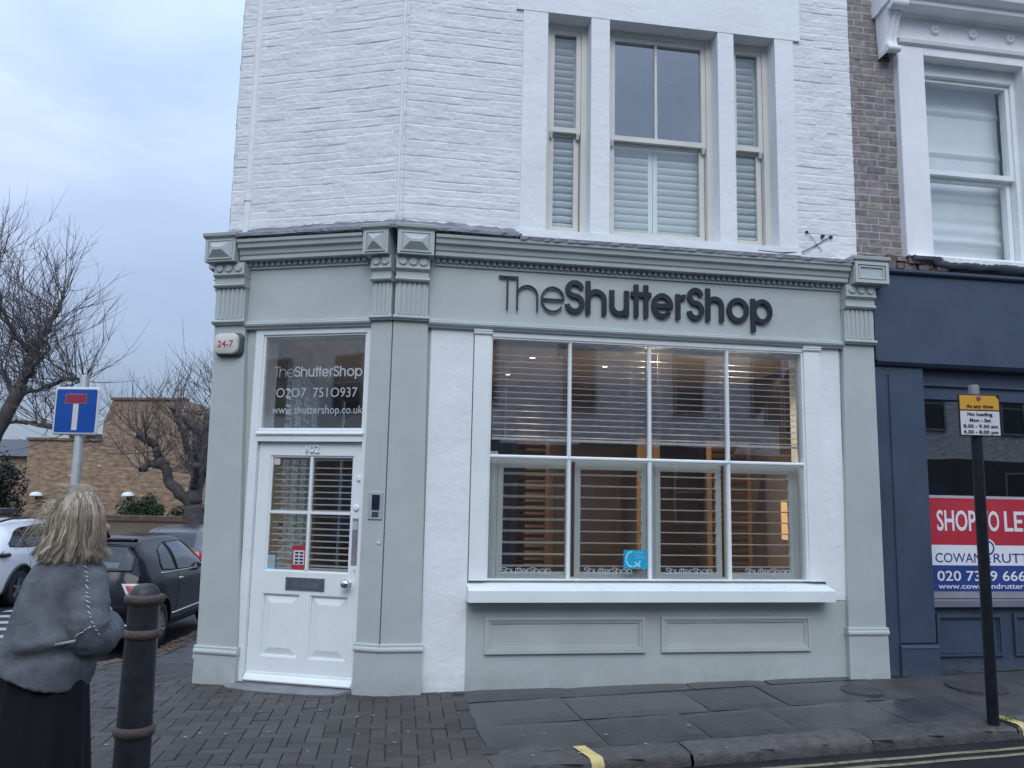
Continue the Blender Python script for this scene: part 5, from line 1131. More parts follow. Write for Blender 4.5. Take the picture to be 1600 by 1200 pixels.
w1 = (-1.62, -1.16, lin([(-1.62, 1.12), (-1.16, 1.085)]), lin([(-1.62, 1.17), (-1.35, 1.36), (-1.16, 1.42)])); w2 = (-1.13, -.30, lin([(-1.13, 1.085), (-.3, 1.07)]), lin([(-1.13, 1.425), (-.3, 1.47)])); w3 = (-.22, .98, lin([(-.22, 1.07), (.98, 1.03)]), lin([(-.22, 1.47), (.25, 1.44), (.6, 1.32), (.98, 1.10)]))
rw2 = (1.12, 1.44, lin([(1.1, -.6), (1.44, -.54)]), lin([(1.1, .6), (1.44, .54)]), -1.4); ws2 = (1.13, 1.45, lin([(1.1, -.6), (1.45, -.55)]), lin([(1.1, .6), (1.45, .55)]), .3)
sv.body(suv, CARWHT, WH2, .40, [shrink(w1), shrink(w2), shrink(w3)], [shrink(rw2), shrink(ws2)])
for sg in (-1, 1):
    for nm, h in (('quarter_window', w1), ('rear_door_window', w2), ('front_door_window', w3)):
        P = sv.patch_side(np.linspace(h[0], h[1], 14), h[2], h[3], sg); gw = MB().grid(P).build(nm, CARGL, suv, True, recalc=False); MB().tube(sv.border(P), .014, 5, cap=False).build('window_seal', BLKP, gw, True)
    MB().tube([(x, sg * (sv.side(x, 1.52) * 0 + .56), lin([(-1.6, 1.56), (-1.2, 1.61), (.2, 1.60), (.5, 1.52)])(x)) for x in np.linspace(-1.6, .5, 16)], .022, 6).build('roof_rail', BLKP, suv, True)
    for wx, wz in WH2:
        MB().tube([(wx + .415 * math.cos(a), sg * (sv.side(wx + .415 * math.cos(a), max(.26, wz + .415 * math.sin(a))) + .004), max(.24, wz + .415 * math.sin(a))) for a in np.linspace(-.2, math.pi + .2, 30)], .036, 6).build('wheel_arch', BLKP, suv, True)
        wheel(suv, wx, sg * .765, .335, sg, 5)
    P = sv.patch_side(np.linspace(-.85, .85, 12), lambda x: .24, lambda x: .42, sg, .012); MB().grid(P).build('sill_cladding', BLKP, suv, True, recalc=False)
    for hx in (-.95, .1): MB().tube([(hx, sg * (sv.side(hx, .94) + .016), .94), (hx + .18, sg * (sv.side(hx + .18, .94) + .016), .938)], .015, 6).build('door_handle', BLKP, suv, True)
    for xa in (-.26, -1.05, .95): MB().tube([(xa + (.0 if xa > -1 else .12 * math.cos((z - .3) * 2.2)), sg * (sv.side(xa, z) + .0005), z) for z in np.linspace(.45, 1.06, 12)], .004, 4).build('door_gap', BLKP, suv, True)
    P = sv.patch_rear(np.linspace(.90, 1.04, 5), lin([(0, .42 if sg > 0 else -.80), (2, .42 if sg > 0 else -.80)]), lin([(0, .80 if sg > 0 else -.42), (2, .80 if sg > 0 else -.42)]), .01, 10); MB().grid(P).build('tail_lamp', mat('lamp_dark_red', (.12, .012, .016), .15, .1, 20), suv, True, recalc=False)
    MB().tube([(sv.rear(sg * y, .97) - .006 if y < .8 else -1.90 + (y - .8) * 1, sg * min(y, .865), .97) for y in np.linspace(.74, .98, 8)], .04, 6).build('tail_lamp_corner', BLKP, suv, True)
for nm, h, fr_t in (('rear_window', rw2, False), ('windscreen', ws2, True)):
    P = sv.patch_rear(np.linspace(h[0], h[1], 12), h[2], h[3], front=fr_t); MB().grid(P).build(nm, CARGL, suv, True, recalc=False)
P = sv.patch_rear(np.linspace(.46, .62, 5), lambda z: -.72, lambda z: .72, .012); MB().grid(P).build('rear_bumper', BLKP, suv, True, recalc=False)
MB().box(-1.8, 1.8, -.66, .66, .2, .5).build('underbody', BLKP, suv); seats(suv, (-.75, .25), (-.36, .36), .6, .58, SEAT)
# ---- grey car further along
gx, gy = -7.25, 19.0
gc = thing('grey_car', 'grey hatchback with red tail lamps further along behind the black hatchback', 'car', (gx, gy, zz(gx, gy) - .085), rz=R(92), local=True)
top = [(-2.05, .42), (-2.04, .7), (-1.98, .95), (-1.85, 1.12), (-1.6, 1.36), (-1.35, 1.46), (-.6, 1.50), (.2, 1.46), (.55, 1.33), (1.15, 1.0), (1.7, .88), (1.95, .75), (2.05, .45)]
gr = Car(top, [(-2.05, 1.0), (1, .95), (2.05, .85)], [(-2.05, .66), (-1.95, .8), (-1.5, .88), (1.5, .88), (1.9, .78), (2.05, .6)], [(-2.05, .5), (-1.5, .57), (.3, .6), (2.05, .6)], n=70)
CARGRY = mat('grey_car_paint', (.075, .08, .088), .25, .06, 3, coat=.5)
rw3 = (1.07, 1.37, lin([(1, -.58), (1.37, -.5)]), lin([(1, .58), (1.37, .5)]), -1.3)
gr.body(gc, CARGRY, [(-1.3, .32), (1.3, .32)], .38, [], [])
P = gr.patch_rear(np.linspace(rw3[0], rw3[1], 8), rw3[2], rw3[3]); MB().grid(P).build('rear_window', mat('dark_car_glass', (.03, .035, .04), .08, .05, 3), gc, True, recalc=False)
for sg in (-1, 1):
    P = gr.patch_side(np.linspace(-1.3, .75, 14), lambda x: 1.0, lin([(-1.3, 1.2), (-.8, 1.37), (.2, 1.35), (.75, 1.08)]), sg); MB().grid(P).build('side_window', MATS['dark_car_glass'], gc, True, recalc=False)
    P = gr.patch_rear(np.linspace(.84, 1.0, 5), lambda z: (.5 if sg > 0 else -.80), lambda z: (.80 if sg > 0 else -.5), .012, 8); MB().grid(P).build('tail_lamp', LAMPR, gc, True, recalc=False)
    for wx in (-1.3, 1.3): wheel(gc, wx, sg * .77, .32, sg, 7)
P = gr.patch_rear(np.linspace(.74, .85, 3), lambda z: -.26, lambda z: .26, .014); MB().grid(P).build('number_plate', MATS['plate_amber'], gc, recalc=False)
P = gr.patch_rear(np.linspace(.40, .56, 4), lambda z: -.74, lambda z: .74, .02); MB().grid(P).build('rear_bumper', BLKP, gc, True, recalc=False)
# ---------------------------------------------------------------- beyond the side street
def brick_mat(name, c1, c2, mort, scale, rough=.9):
    m = bpy.data.materials.new(name); m.use_nodes = True; t = m.node_tree; L = t.links.new; b = t.nodes['Principled BSDF']; b.inputs['Roughness'].default_value = rough
    co = nd(t, 'ShaderNodeTexCoord'); sp = nd(t, 'ShaderNodeSeparateXYZ'); L(co.outputs['Object'], sp.inputs[0]); ad = nd(t, 'ShaderNodeMath', operation='ADD'); L(sp.outputs['X'], ad.inputs[0]); L(sp.outputs['Y'], ad.inputs[1])
    cb = nd(t, 'ShaderNodeCombineXYZ'); L(ad.outputs[0], cb.inputs[0]); L(sp.outputs['Z'], cb.inputs[1])
    br = nd(t, 'ShaderNodeTexBrick'); br.inputs['Scale'].default_value = scale; br.inputs['Color1'].default_value = (*c1, 1); br.inputs['Color2'].default_value = (*c2, 1); br.inputs['Mortar'].default_value = (*mort, 1); br.inputs['Mortar Size'].default_value = .012; br.inputs['Brick Width'].default_value = .45; br.inputs['Row Height'].default_value = .15; L(cb.outputs[0], br.inputs[0])
    vo = nd(t, 'ShaderNodeTexNoise'); vo.inputs['Scale'].default_value = 3.5; vo.inputs['Detail'].default_value = 8; mp_ = nd(t, 'ShaderNodeMapping'); mp_.inputs['Scale'].default_value = (1, 1, 3); L(co.outputs['Object'], mp_.inputs[0]); L(mp_.outputs[0], vo.inputs[0])
    mr = nd(t, 'ShaderNodeMapRange'); mr.inputs['From Min'].default_value = .3; mr.inputs['From Max'].default_value = .7; mr.inputs['To Min'].default_value = .6; mr.inputs['To Max'].default_value = 1.4; L(vo.outputs[0], mr.inputs[0])
    hs = nd(t, 'ShaderNodeHueSaturation'); L(br.outputs[0], hs.inputs['Color']); L(mr.outputs[0], hs.inputs['Value']); L(hs.outputs[0], b.inputs['Base Color']); MATS[name] = m; return m
STOCK = brick_mat('stock_brick', (.24, .155, .095), (.33, .23, .145), (.28, .23, .185), 2.0); DKB = brick_mat('dark_brick', (.15, .095, .065), (.19, .12, .08), (.16, .13, .11), 2.0)
SLATE = mat('slate_roof', (.055, .055, .062), .6, .2, 8)
g0 = -1.2
bb = thing('brick_building', 'low brown brick building with stepped flat parapet beyond the side street', 'building', (-14, 30, g0))
prof = [(-18.04, g0), (-18.04, 3.28), (-15.32, 3.28), (-15.30, 4.0), (-15.02, 4.84), (-12.32, 4.88), (-12.26, 4.5), (-11.6, 4.35), (-11.3, 4.2), (-7.5, 4.2), (-7.5, g0)]
n = len(prof); m = MB(); m.add([(x, 30, z) for x, z in prof] + [(x, 41, z) for x, z in prof], [tuple(range(n)), tuple(range(n, 2 * n))] + [(i, (i + 1) % n, n + (i + 1) % n, n + i) for i in range(n)]); m.build('wall', STOCK, bb)
m = MB()
for a, b in zip(prof[1:-2], prof[2:-1]):
    if abs(a[0] - b[0]) > .5: m = MB(); m.box8([(a[0] - .06, 29.93, a[1] + .001), (b[0] + .03, 29.93, b[1] + .001), (b[0] + .03, 30.35, b[1] + .001), (a[0] - .06, 30.35, a[1] + .001), (a[0] - .06, 29.93, a[1] + .09), (b[0] + .03, 29.93, b[1] + .09), (b[0] + .03, 30.35, b[1] + .09), (a[0] - .06, 30.35, a[1] + .09)]); m.build('coping', DKB, bb)
m = MB(); m.box(-17.2, -15.35, 31.2, 33, 3.2, 3.62); m.box(-16.6, -16.2, 30.6, 31.1, 3.2, 3.55); m.build('roof_upstand', SLATE, bb)
rr = random.Random(4); m = MB()
for k in range(26):
    x, z = rr.uniform(-17.8, -11), rr.uniform(-.2, 3.2); m.box(x, x + rr.uniform(.1, .2), 29.985, 30.02, z, z + .06)
m.build('pale_bricks', mat('pale_brick', (.48, .42, .34), .9, .15, 5, island=.3), bb)
hs_ = thing('far_house', 'distant brown brick house with grey roof at the left edge', 'building', (-26, 40, g0))
m = MB(); m.box(-34, -24.1, 40, 50, g0, 3.0); m.build('wall', STOCK, hs_); m = MB(); m.box8([(-34.3, 39.7, 3.0), (-23.8, 39.7, 3.0), (-23.8, 50, 3.0), (-34.3, 50, 3.0), (-34, 43, 4.0), (-25.6, 43, 4.0), (-25.6, 48, 4.0), (-34, 48, 4.0)]); m.build('roof', SLATE, hs_)
m = MB(); m.frame(-26.2, -25.2, .9, 2.2, .08, 39.9, 39.99); f = m.build('window', WHITEP, hs_); m = MB(); m.box(-26.1, -25.3, 39.94, 39.98, .98, 2.1); m.build('pane', MATS['dark_car_glass'], f)
for lb, x, z in (('white domed wall lamp on brown brick left of the woman', -17.42, 1.22), ('white domed wall lamp on brown brick beside the round bush', -14.05, 1.28)):
    t = thing('wall_lamp', lb, 'lamp', (x, 29.8, z), 'white domed wall lamps')
    m = MB(); m.lathe([(.22, 0), (.21, .06), (.15, .12), (0, .15)], x, 29.75, z, 18, caps=False); m.lathe([(.22, 0), (0, -.02)], x, 29.75, z, 18, caps=False); m.build('lamp_shade', WHITEP, t, True); m = MB(); m.tube([(x, 29.75, z - .02), (x, 29.8, z - .12), (x, 30.0, z - .14)], .03, 6); m.build('bracket', IRON, t)
lw = thing('garden_wall', 'low rendered garden wall with brown brick coping behind the black hatchback', 'wall', (-11, 24, g0))
MB().box(-12.9, -4, 24, 24.3, g0, .62).build('wall_face', mat('buff_wall', (.24, .19, .145), .85, .2, 3, .3, 30), lw); MB().box(-12.94, -4, 23.95, 24.35, .62, .77).build('coping', DKB, lw)
gp = thing('gate_pillar', 'brown brick gate pillar with flat dark cap at the left edge', 'pillar', (-13.95, 22, g0))
MB().box(-14.35, -13.68, 21.8, 22.4, g0, .84).build('pillar_shaft', STOCK, gp); MB().box(-14.42, -13.60, 21.73, 22.47, .84, .97).build('pillar_cap', SLATE, gp)
rl = thing('railings', 'dark iron railings between the gate pillar and the woman', 'fence', (-12.8, 22.1, g0))
for k in range(22): x = -13.62 + k * .075; MB().tube([(x, 22.1, g0), (x, 22.1, .74), (x, 22.1, .84)], [.012, .012, .003], 5).build('railing_bar', IRON, rl)
m = MB(); m.box(-13.66, -11.98, 22.085, 22.115, .62, .65); m.box(-13.66, -11.98, 22.085, 22.115, -.85, -.81); m.build('railing_rail', IRON, rl)
# bushes
LEAFD = mat('evergreen_leaf', (.030, .050, .022), .6, .35, 3, island=.5); LEAFH = mat('hedge_leaf', (.032, .042, .024), .6, .3, 3, island=.45)
def bush(label, c, rx, ry, rz_, n, m_, s=.07, seed=1, name='bush'):
    rr = random.Random(seed); m = MB(); root = thing(name, label, 'bush', (c[0], c[1], g0))
    lobes = [(rr.gauss(0, .45), rr.gauss(0, .4), rr.uniform(-.5, .7), rr.uniform(.35, .65)) for _ in range(14)]
    for k in range(n):
        l = rr.choice(lobes); v = Vector((rr.gauss(0, 1), rr.gauss(0, 1), rr.gauss(0, 1))).normalized() * rr.uniform(.55, 1.05) * l[3]
        p = Vector((c[0] + (l[0] + v.x) * rx, c[1] + (l[1] + v.y) * ry, c[2] + (l[2] + v.z) * rz_)); a = Vector((rr.gauss(0, 1), rr.gauss(0, 1), rr.gauss(0, 1) + .4)).normalized(); b = a.orthogonal().normalized(); d = a.cross(b); q = s * rr.uniform(.6, 1.4)
        m.v += [p + b * q * .55, p + d * q * .3, p - b * q * .55, p - d * q * .3]; i = len(m.v); m.f.append((i - 4, i - 3, i - 2, i - 1)); m.m.append(0)
    m.build('foliage', m_, root, recalc=False)
    m = MB()
    for k in range(9): a = rr.uniform(0, 6.28); m.tube([(c[0] + .05 * math.cos(a), c[1], g0), (c[0] + rx * .35 * math.cos(a), c[1] + ry * .35 * math.sin(a), c[2]), (c[0] + rx * .6 * math.cos(a), c[1] + ry * .6 * math.sin(a), c[2] + rz_ * .5)], [.03, .02, .008], 5)
    m.build('stems', mat('bush_stem', (.05, .04, .03), .8, .2, 5), root)
bush('round dark evergreen bush behind the low garden wall', (-11.45, 25.6, .70), .62, .5, .62, 5200, LEAFD, .075, 3)
bush('low clipped brownish hedge beside the round bush, behind the wall', (-10.0, 25.7, .62), .95, .4, .42, 4200, LEAFH, .07, 4, 'hedge')
bush('tall dark evergreen hedge at the left edge beside the brick building', (-17.6, 27.2, .9), 1.15, .6, 1.55, 9000, mat('dark_hedge_leaf', (.014, .024, .016), .6, .35, 3, island=.5), .10, 5, 'hedge')
# trees
BARK = mat('tree_bark', (.080, .074, .072), .9, .35, 6, .9, 25, bdist=.03, dirt=(.10, .10, .085), dirt_amt=.5); TWIG = mat('twig_bark', (.105, .090, .090), .9, .2, 6)  # bark and twig colours are lightened to stand in for distance haze
def tree(label, Yd, limbs, seed, ntw, hscale=1.0, bias=0):
    rr = random.Random(seed); x0, z0 = limbs[0][0][0][:2]; root = thing('pollarded_tree', label, 'tree', (x0, Yd, g0)); tr = MB(); tw = MB(); spots = []
    for pts, r0, r1 in limbs:
        P = [Vector((p[0], Yd + p[2], p[1])) for p in pts]
        Q = []
        for a, b in zip(P, P[1:]):
            for k in range(5): Q.append(a.lerp(b, k / 5) + Vector((rr.gauss(0, .025), rr.gauss(0, .025), rr.gauss(0, .02))))
        Q.append(P[-1]); n = len(Q); rad = [(r0 + (r1 - r0) * i / (n - 1)) * rr.uniform(.9, 1.12) for i in range(n)]
        tr.tube(Q, rad, 12)
        for i in range(n):
            if r0 + (r1 - r0) * i / (n - 1) < .13: spots.append((Q[i], rad[i], i / (n - 1)))
    # knuckles of the pollard
    for q, r, f in spots[::4]:
        m_ = r * rr.uniform(1.15, 1.5); vs = [(q.x + m_ * math.cos(a) * math.cos(b), q.y + m_ * math.sin(a) * math.cos(b), q.z + m_ * math.sin(b)) for b in np.linspace(-1.57, 1.57, 6) for a in np.linspace(0, 6.283, 9)]
        tr.add(vs, [(i * 9 + j, i * 9 + j + 1, (i + 1) * 9 + j + 1, (i + 1) * 9 + j) for i in range(5) for j in range(8)])
    def shoot(p, d, L, r, depth):
        n = 5 if depth < 2 else 4; pts = [p]; dd = d.copy()
        for i in range(n):
            dd = (dd + Vector((rr.gauss(0, .10), rr.gauss(0, .10), .07 + rr.gauss(0, .05)))).normalized(); pts.append(pts[-1] + dd * L / n)
        tw.tube(pts, [r * (1 - .75 * i / n) for i in range(n + 1)], 4 if depth < 1 else 3, cap=False)
        if depth < 2:
            for k in range(rr.choice((2, 3, 3, 4)) if depth == 0 else rr.choice((0, 1, 2))):
                i = rr.randint(1, n - 1); e = (dd + Vector((rr.gauss(0, .5), rr.gauss(0, .5), rr.gauss(.15, .35)))).normalized(); shoot(pts[i], e, L * rr.uniform(.4, .7), r * .6, depth + 1)
    for k in range(ntw):
        q, r, f = rr.choice(spots) if rr.random() < .55 else max((rr.choice(spots) for _ in range(4)), key=lambda s: s[2])
        d = Vector((rr.gauss(bias, .55), rr.gauss(0, .62), rr.uniform(.1, 1.1) if rr.random() < .82 else rr.uniform(-.5, .2))).normalized(); shoot(q, d, rr.uniform(.8, 2.1) * hscale, rr.uniform(.009, .016), 0)
    tr.build('trunk', BARK, root, True); tw.build('twigs', TWIG, root, recalc=False)
tree('bare pollarded tree with dark trunk standing beside the shop corner behind the cars', 21, [
    ([(-8.1, -1.2, 0), (-8.1, .38, 0), (-8.22, 1.2, 0)], .25, .23),
    ([(-8.22, 1.2, 0), (-8.12, 2.2, .1), (-8.05, 3.2, .1), (-7.85, 3.9, .3), (-7.75, 4.4, .3)], .21, .07),
    ([(-8.2, 1.15, 0), (-8.72, 1.72, -.2), (-8.98, 2.25, -.3), (-9.15, 2.6, -.3), (-9.32, 2.85, -.4), (-9.6, 2.95, -.4)], .15, .07),
    ([(-8.95, 2.2, -.3), (-9.25, 2.18, -.3), (-9.5, 2.05, -.35)], .08, .065), ([(-8.15, 2.15, .1), (-8.55, 2.55, .4), (-8.8, 3.0, .5), (-9.02, 3.35, .6)], .10, .05), ([(-8.15, 1.75, .1), (-8.6, 2.15, .7), (-8.9, 2.3, 1.0)], .10, .06),
    ([(-8.12, 1.9, .1), (-7.7, 2.3, .1), (-7.3, 2.6, .2)], .11, .06), ([(-8.05, 2.9, .1), (-8.5, 3.4, -.3), (-8.8, 3.7, -.5)], .08, .05), ([(-8.05, 3.1, .1), (-7.6, 3.4, -.3), (-7.3, 3.9, -.5)], .09, .05), ([(-8.2, 1.6, .0), (-7.9, 2.2, -.7), (-7.9, 2.7, -1.0)], .1, .06)], 21, 190, hscale=.95)
tree('big bare leaning tree with thin upright twigs at the left edge behind the road sign', 19, [
    ([(-13.3, -1.2, 0), (-12.9, .8, 0), (-12.3, 2.6, 0), (-11.75, 3.9, 0)], 0.190, 0.150), ([(-11.75, 3.9, 0), (-11.62, 4.4, 0), (-11.60, 4.95, .1)], 0.123, 0.086),
    ([(-11.6, 4.95, .1), (-11.35, 5.4, .2), (-11.15, 5.95, .2), (-11.1, 6.4, .3)], 0.078, 0.034), ([(-11.62, 4.8, .1), (-11.95, 5.2, -.3), (-12.15, 5.8, -.4), (-12.6, 6.3, -.5)], 0.067, 0.034),
    ([(-11.7, 4.0, 0), (-11.2, 4.5, -.4), (-10.85, 4.75, -.5), (-10.95, 5.2, -.6)], 0.050, 0.029), ([(-11.75, 3.75, 0), (-11.3, 3.98, .3), (-10.95, 4.2, .4), (-10.7, 4.22, .5), (-10.5, 4.15, .5)], 0.050, 0.023),
    ([(-12.1, 3.1, 0), (-11.5, 3.1, .3), (-11.1, 3.0, .4), (-10.8, 2.85, .4), (-10.4, 2.85, .4)], 0.047, 0.023), ([(-11.9, 3.7, 0), (-12.4, 4.3, .4), (-12.9, 4.5, .6), (-13.3, 5.0, .7)], 0.067, 0.034), ([(-11.62, 4.6, 0), (-11.75, 5.2, .6), (-11.6, 5.9, .9)], 0.056, 0.029), ([(-12.4, 2.4, 0), (-12.9, 3.3, -.3), (-13.5, 3.9, -.4)], 0.067, 0.034),
    ([(-12.1, 5.7, -.4), (-12.4, 6.6, -.4), (-12.5, 7.2, -.4)], 0.039, 0.023)], 33, 340, hscale=1.05, bias=-.38)
# ---------------------------------------------------------------- houses across the road (they mirror in the glass)
YB = brick_mat('pale_stock_brick', (.60, .58, .56), (.66, .63, .60), (.6, .58, .56), 2.0)
hp = thing('terraced_house', 'pale brick terraced house facing the shop across the road', 'house', (-36, -9, 0), 'terraced houses across the road')
m = MB(); m.box(-3.5, 3.5, -6, 0, -.5, 7.6); o = MB(); 
def lbuild(mb, nm, mt, par): return mb.build(nm, mt, par)
ORG[hp.name] = (0, 0, 0)
lbuild(m, 'wall', YB, hp); m = MB(); m.box(-3.5, 3.5, -.02, .06, -.5, 3.2); lbuild(m, 'ground_floor_front', mat('brown_shopfront', (.06, .05, .048), .5, .2, 2), hp)
m = MB(); m.box8([(-3.52, -6.2, 7.6), (3.52, -6.2, 7.6), (3.52, .2, 7.6), (-3.52, .2, 7.6), (-3.52, -3.2, 9.6), (3.52, -3.2, 9.6), (3.52, -2.8, 9.6), (-3.52, -2.8, 9.6)]); lbuild(m, 'roof', SLATE, hp)
for z0, z1 in ((.8, 2.8), (4.2, 6.2)):
    for x in (-1.8, 1.3):
        if z0 < 1 and x > 0: continue
        m = MB(); m.frame(x - .6, x + .6, z0, z1, .08, -.1, .1); m.box(x - .52, x + .52, -.05, .07, (z0 + z1) / 2 - .03, (z0 + z1) / 2 + .03); w_ = lbuild(m, 'window', mat('grey_window_frame', (.25, .25, .26), .5, .1, 3), hp); m = MB(); m.box(x - .52, x + .52, .06, .065, z0 + .08, z1 - .08); lbuild(m, 'pane', MATS['dark_car_glass'], w_)
m = MB(); m.box(.9, 1.9, .06, .10, 0, 2.3); lbuild(m, 'door', NAVY, hp)
for k in range(1, 12): copy_tree(hp, (-36 + 7 * k, -9, 0))
# ---------------------------------------------------------------- the woman
WX, WY = -1.80, 3.42; WZ = zz(WX, WY)
woman = thing('person', 'woman with windswept blonde hair in a grey wool jumper and long black skirt', 'person', (WX, WY, WZ), local=True)
def ellps(c, r, nu=18, nv=12, rot=None):
    vs = []
    for b in np.linspace(-math.pi / 2, math.pi / 2, nv):
        for a in np.linspace(0, 2 * math.pi, nu, endpoint=False):
            p = Vector((r[0] * math.cos(a) * math.cos(b), r[1] * math.sin(a) * math.cos(b), r[2] * math.sin(b)))
            if rot: p = rot @ p
            vs.append(tuple(Vector(c) + p))
    fs = [(i * nu + j, i * nu + (j + 1) % nu, (i + 1) * nu + (j + 1) % nu, (i + 1) * nu + j) for i in range(nv - 1) for j in range(nu)]
    return vs, fs
def remesh(o, vox, sm=4, fac=.5):
    md = o.modifiers.new('r', 'REMESH'); md.mode = 'VOXEL'; md.voxel_size = vox; md.use_smooth_shade = True
    s_ = o.modifiers.new('s', 'SMOOTH'); s_.iterations = sm; s_.factor = fac
    dg = bpy.context.evaluated_depsgraph_get(); me = bpy.data.meshes.new_from_object(o.evaluated_get(dg)); old = o.data; o.modifiers.clear(); o.data = me; me.name = old.name
    if not me.materials and old.materials: me.materials.append(old.materials[0])
    me.polygons.foreach_set('use_smooth', [True] * len(me.polygons)); return o
SKIN = mat('skin', (.52, .32, .25), .5, .08, 14); WOOL = mat('grey_wool', (.165, .178, .195), .95, .3, 14, .9, 260, bdist=.01, spec=.15, dirt=(.21, .225, .25), dirt_amt=.6)
SKIRT = mat('black_skirt_cloth', (.006, .007, .010), .8, .2, 8, .2, 90, spec=.25)
FX = Vector((math.cos(R(38)), math.sin(R(38)), 0)); FY = Vector((-FX.y, FX.x, 0))      # she faces FX: to the right and a little away
HC = Vector((-.012, .02, 1.475))                                                        # head centre (local)
def hd(f, l, z): return tuple(HC + FX * f + FY * l + Vector((0, 0, z)))
# one continuous body: torso, limbs and fingers are swept chains, head and features are merged by a voxel remesh
b = MB()
def chain(pts, rs, n=10): b.tube(pts, rs, n)
rot = Matrix(((FX.x, FY.x, 0), (FX.y, FY.y, 0), (0, 0, 1)))
for c, r in ((hd(0, 0, .02), (.092, .073, .105)), (hd(.03, 0, -.055), (.062, .055, .068)), (hd(.055, 0, -.095), (.03, .03, .022))): b.add(*ellps(c, r, rot=rot))
b.add(*ellps(hd(.097, 0, -.025), (.020, .012, .022), 10, 8, rot)); b.add(*ellps(hd(.088, 0, .0), (.012, .010, .03), 10, 8, rot))   # nose
b.add(*ellps(hd(.078, 0, -.066), (.014, .024, .008), 10, 8, rot)); b.add(*ellps(hd(.076, 0, -.078), (.013, .020, .008), 10, 8, rot))   # lips
for s_ in (-1, 1):
    b.add(*ellps(hd(.074, s_ * .032, .008), (.014, .014, .012), 10, 8, rot)); b.add(*ellps(hd(-.005, s_ * .074, -.005), (.018, .008, .03), 10, 8, rot)); b.add(*ellps(hd(.05, s_ * .04, -.03), (.025, .02, .02), 10, 8, rot))
TX = Vector((math.cos(R(-8)), math.sin(R(-8)), 0)); TY = Vector((-TX.y, TX.x, 0))     # across the back (to her right = image right), TY = towards her front
def tb(x, y, z): return tuple(TX * x + TY * y + Vector((0, 0, z)))
chain([tuple(HC + Vector((-.02, .0, -.05))), tb(-.02, .02, 1.33), tb(-.03, .0, 1.27)], [.055, .052, .06])
chain([tb(-.02, 0, 1.31), tb(-.04, 0, 1.2), tb(-.07, 0, 1.0), tb(-.095, 0, .90), tb(-.10, 0, .78)], [.08, .11, .105, .115, .115], 16)
chain([tb(-.12, 0, 1.265), tb(-.03, 0, 1.27), tb(.06, 0, 1.265)], [.05, .06, .05])
for s_, hx in ((1, -.02), (-1, -.19)):
    chain([tb(hx, 0, .82), tb(hx + .01, .01, .47), tb(hx + .01, -.01, .28), tb(hx + .01, -.02, .09)], [.085, .058, .052, .036], 12)
    chain([tb(hx + .01, -.04, .05), tb(hx + .02, .06, .035), tb(hx + .025, .14, .025)], [.036, .036, .026], 10)
def arm(sh, el, wr, hdir, up):
    chain([sh, el, wr], [.052, .044, .029], 12); w_ = Vector(wr); h = Vector(hdir).normalized(); u = Vector(up).normalized(); sd_ = h.cross(u)
    vs, fs = ellps(tuple(w_ + h * .05), (.05, .038, .016), 12, 8, Matrix((h, sd_, u)).transposed()); b.add(vs, fs)
    for k, (o_, L_) in enumerate(((-.027, .065), (-.009, .078), (.009, .072), (.026, .056))):
        p = w_ + h * .085 + sd_ * o_; chain([tuple(p - h * .02), tuple(p + h * L_ * .45 - u * .008), tuple(p + h * L_ * .75 - u * .024), tuple(p + h * L_ * .9 - u * .04)], [.0095, .009, .0085, .007], 8)
    p = w_ + h * .03 - sd_ * .034; chain([tuple(p), tuple(p + h * .03 - sd_ * .018 - u * .012), tuple(p + h * .055 - sd_ * .016 - u * .024)], [.012, .0105, .0085], 8)
arm(tb(.07, 0, 1.25), tb(.105, .02, 1.04), tb(.0, .21, 1.04), tuple(-TX * .9 + TY * .3), tuple(TY * .9 + TX * .3))
arm(tb(-.12, 0, 1.25), tb(-.155, .08, 1.04), tb(-.14, .24, 1.08), tuple(TX * .95 + TY * .2), tuple(TY * .95 - TX * .2))
body = b.build('body', SKIN, woman, recalc=True)
# jumper
j = MB(); secs = []
def sec(z, xl, xr, y0, dep, sl=0): secs.append((z, xl, xr, y0, dep, sl))
for r_ in ((1.345, -.085, .055, .01, .07), (1.325, -.12, .075, 0, .095), (1.29, -.165, .10, 0, .12), (1.22, -.195, .10, 0, .135), (1.12, -.215, .085, 0, .15), (1.0, -.24, .08, .0, .165), (.92, -.26, .085, .0, .175), (.86, -.27, .08, .0, .18), (.81, -.268, .066, .0, .172)): sec(*r_)
N = 72; P = []
zsamp = np.linspace(1.345, .81, 46); Z = [s_[0] for s_ in secs][::-1]
for z in zsamp:
    xl, xr, y0, dp = [float(np.interp(z, Z, [s_[k] for s_ in secs][::-1])) for k in (1, 2, 3, 4)]; row = []
    f = (1.345 - z) / .535
    for k in range(N + 1):
        a = 2 * math.pi * k / N; ca, sa = math.cos(a), math.sin(a); x = (xl + xr) / 2 + (xr - xl) / 2 * math.copysign(abs(ca) ** .85, ca); y = dp * math.copysign(abs(sa) ** .85, sa)
        zz_ = z + f * (-.34 * x + .018 - .012 * -sa)
        fold = .005 * f * math.sin(9 * z * 3 + 5 * x) + .016 * math.exp(-((z - 1.0 - .45 * (x - .0)) / .035) ** 2) * (1 if x > -.12 else .3) - .020 * math.exp(-((z - .955 - .35 * x) / .03) ** 2) * (1 if x > -.1 else .2) + .004 * math.sin(14 * x + 20 * z) * f
        n_ = Vector((ca, sa, 0)) * fold * (1 if sa < .2 else .4)
        row.append(tb(x + n_.x, y + n_.y, zz_))
    P.append(row)
j.grid(P); j.add([P[-1][k] for k in range(N)], [tuple(range(N))]); j.add([P[0][k] for k in range(N)], [tuple(range(N))])
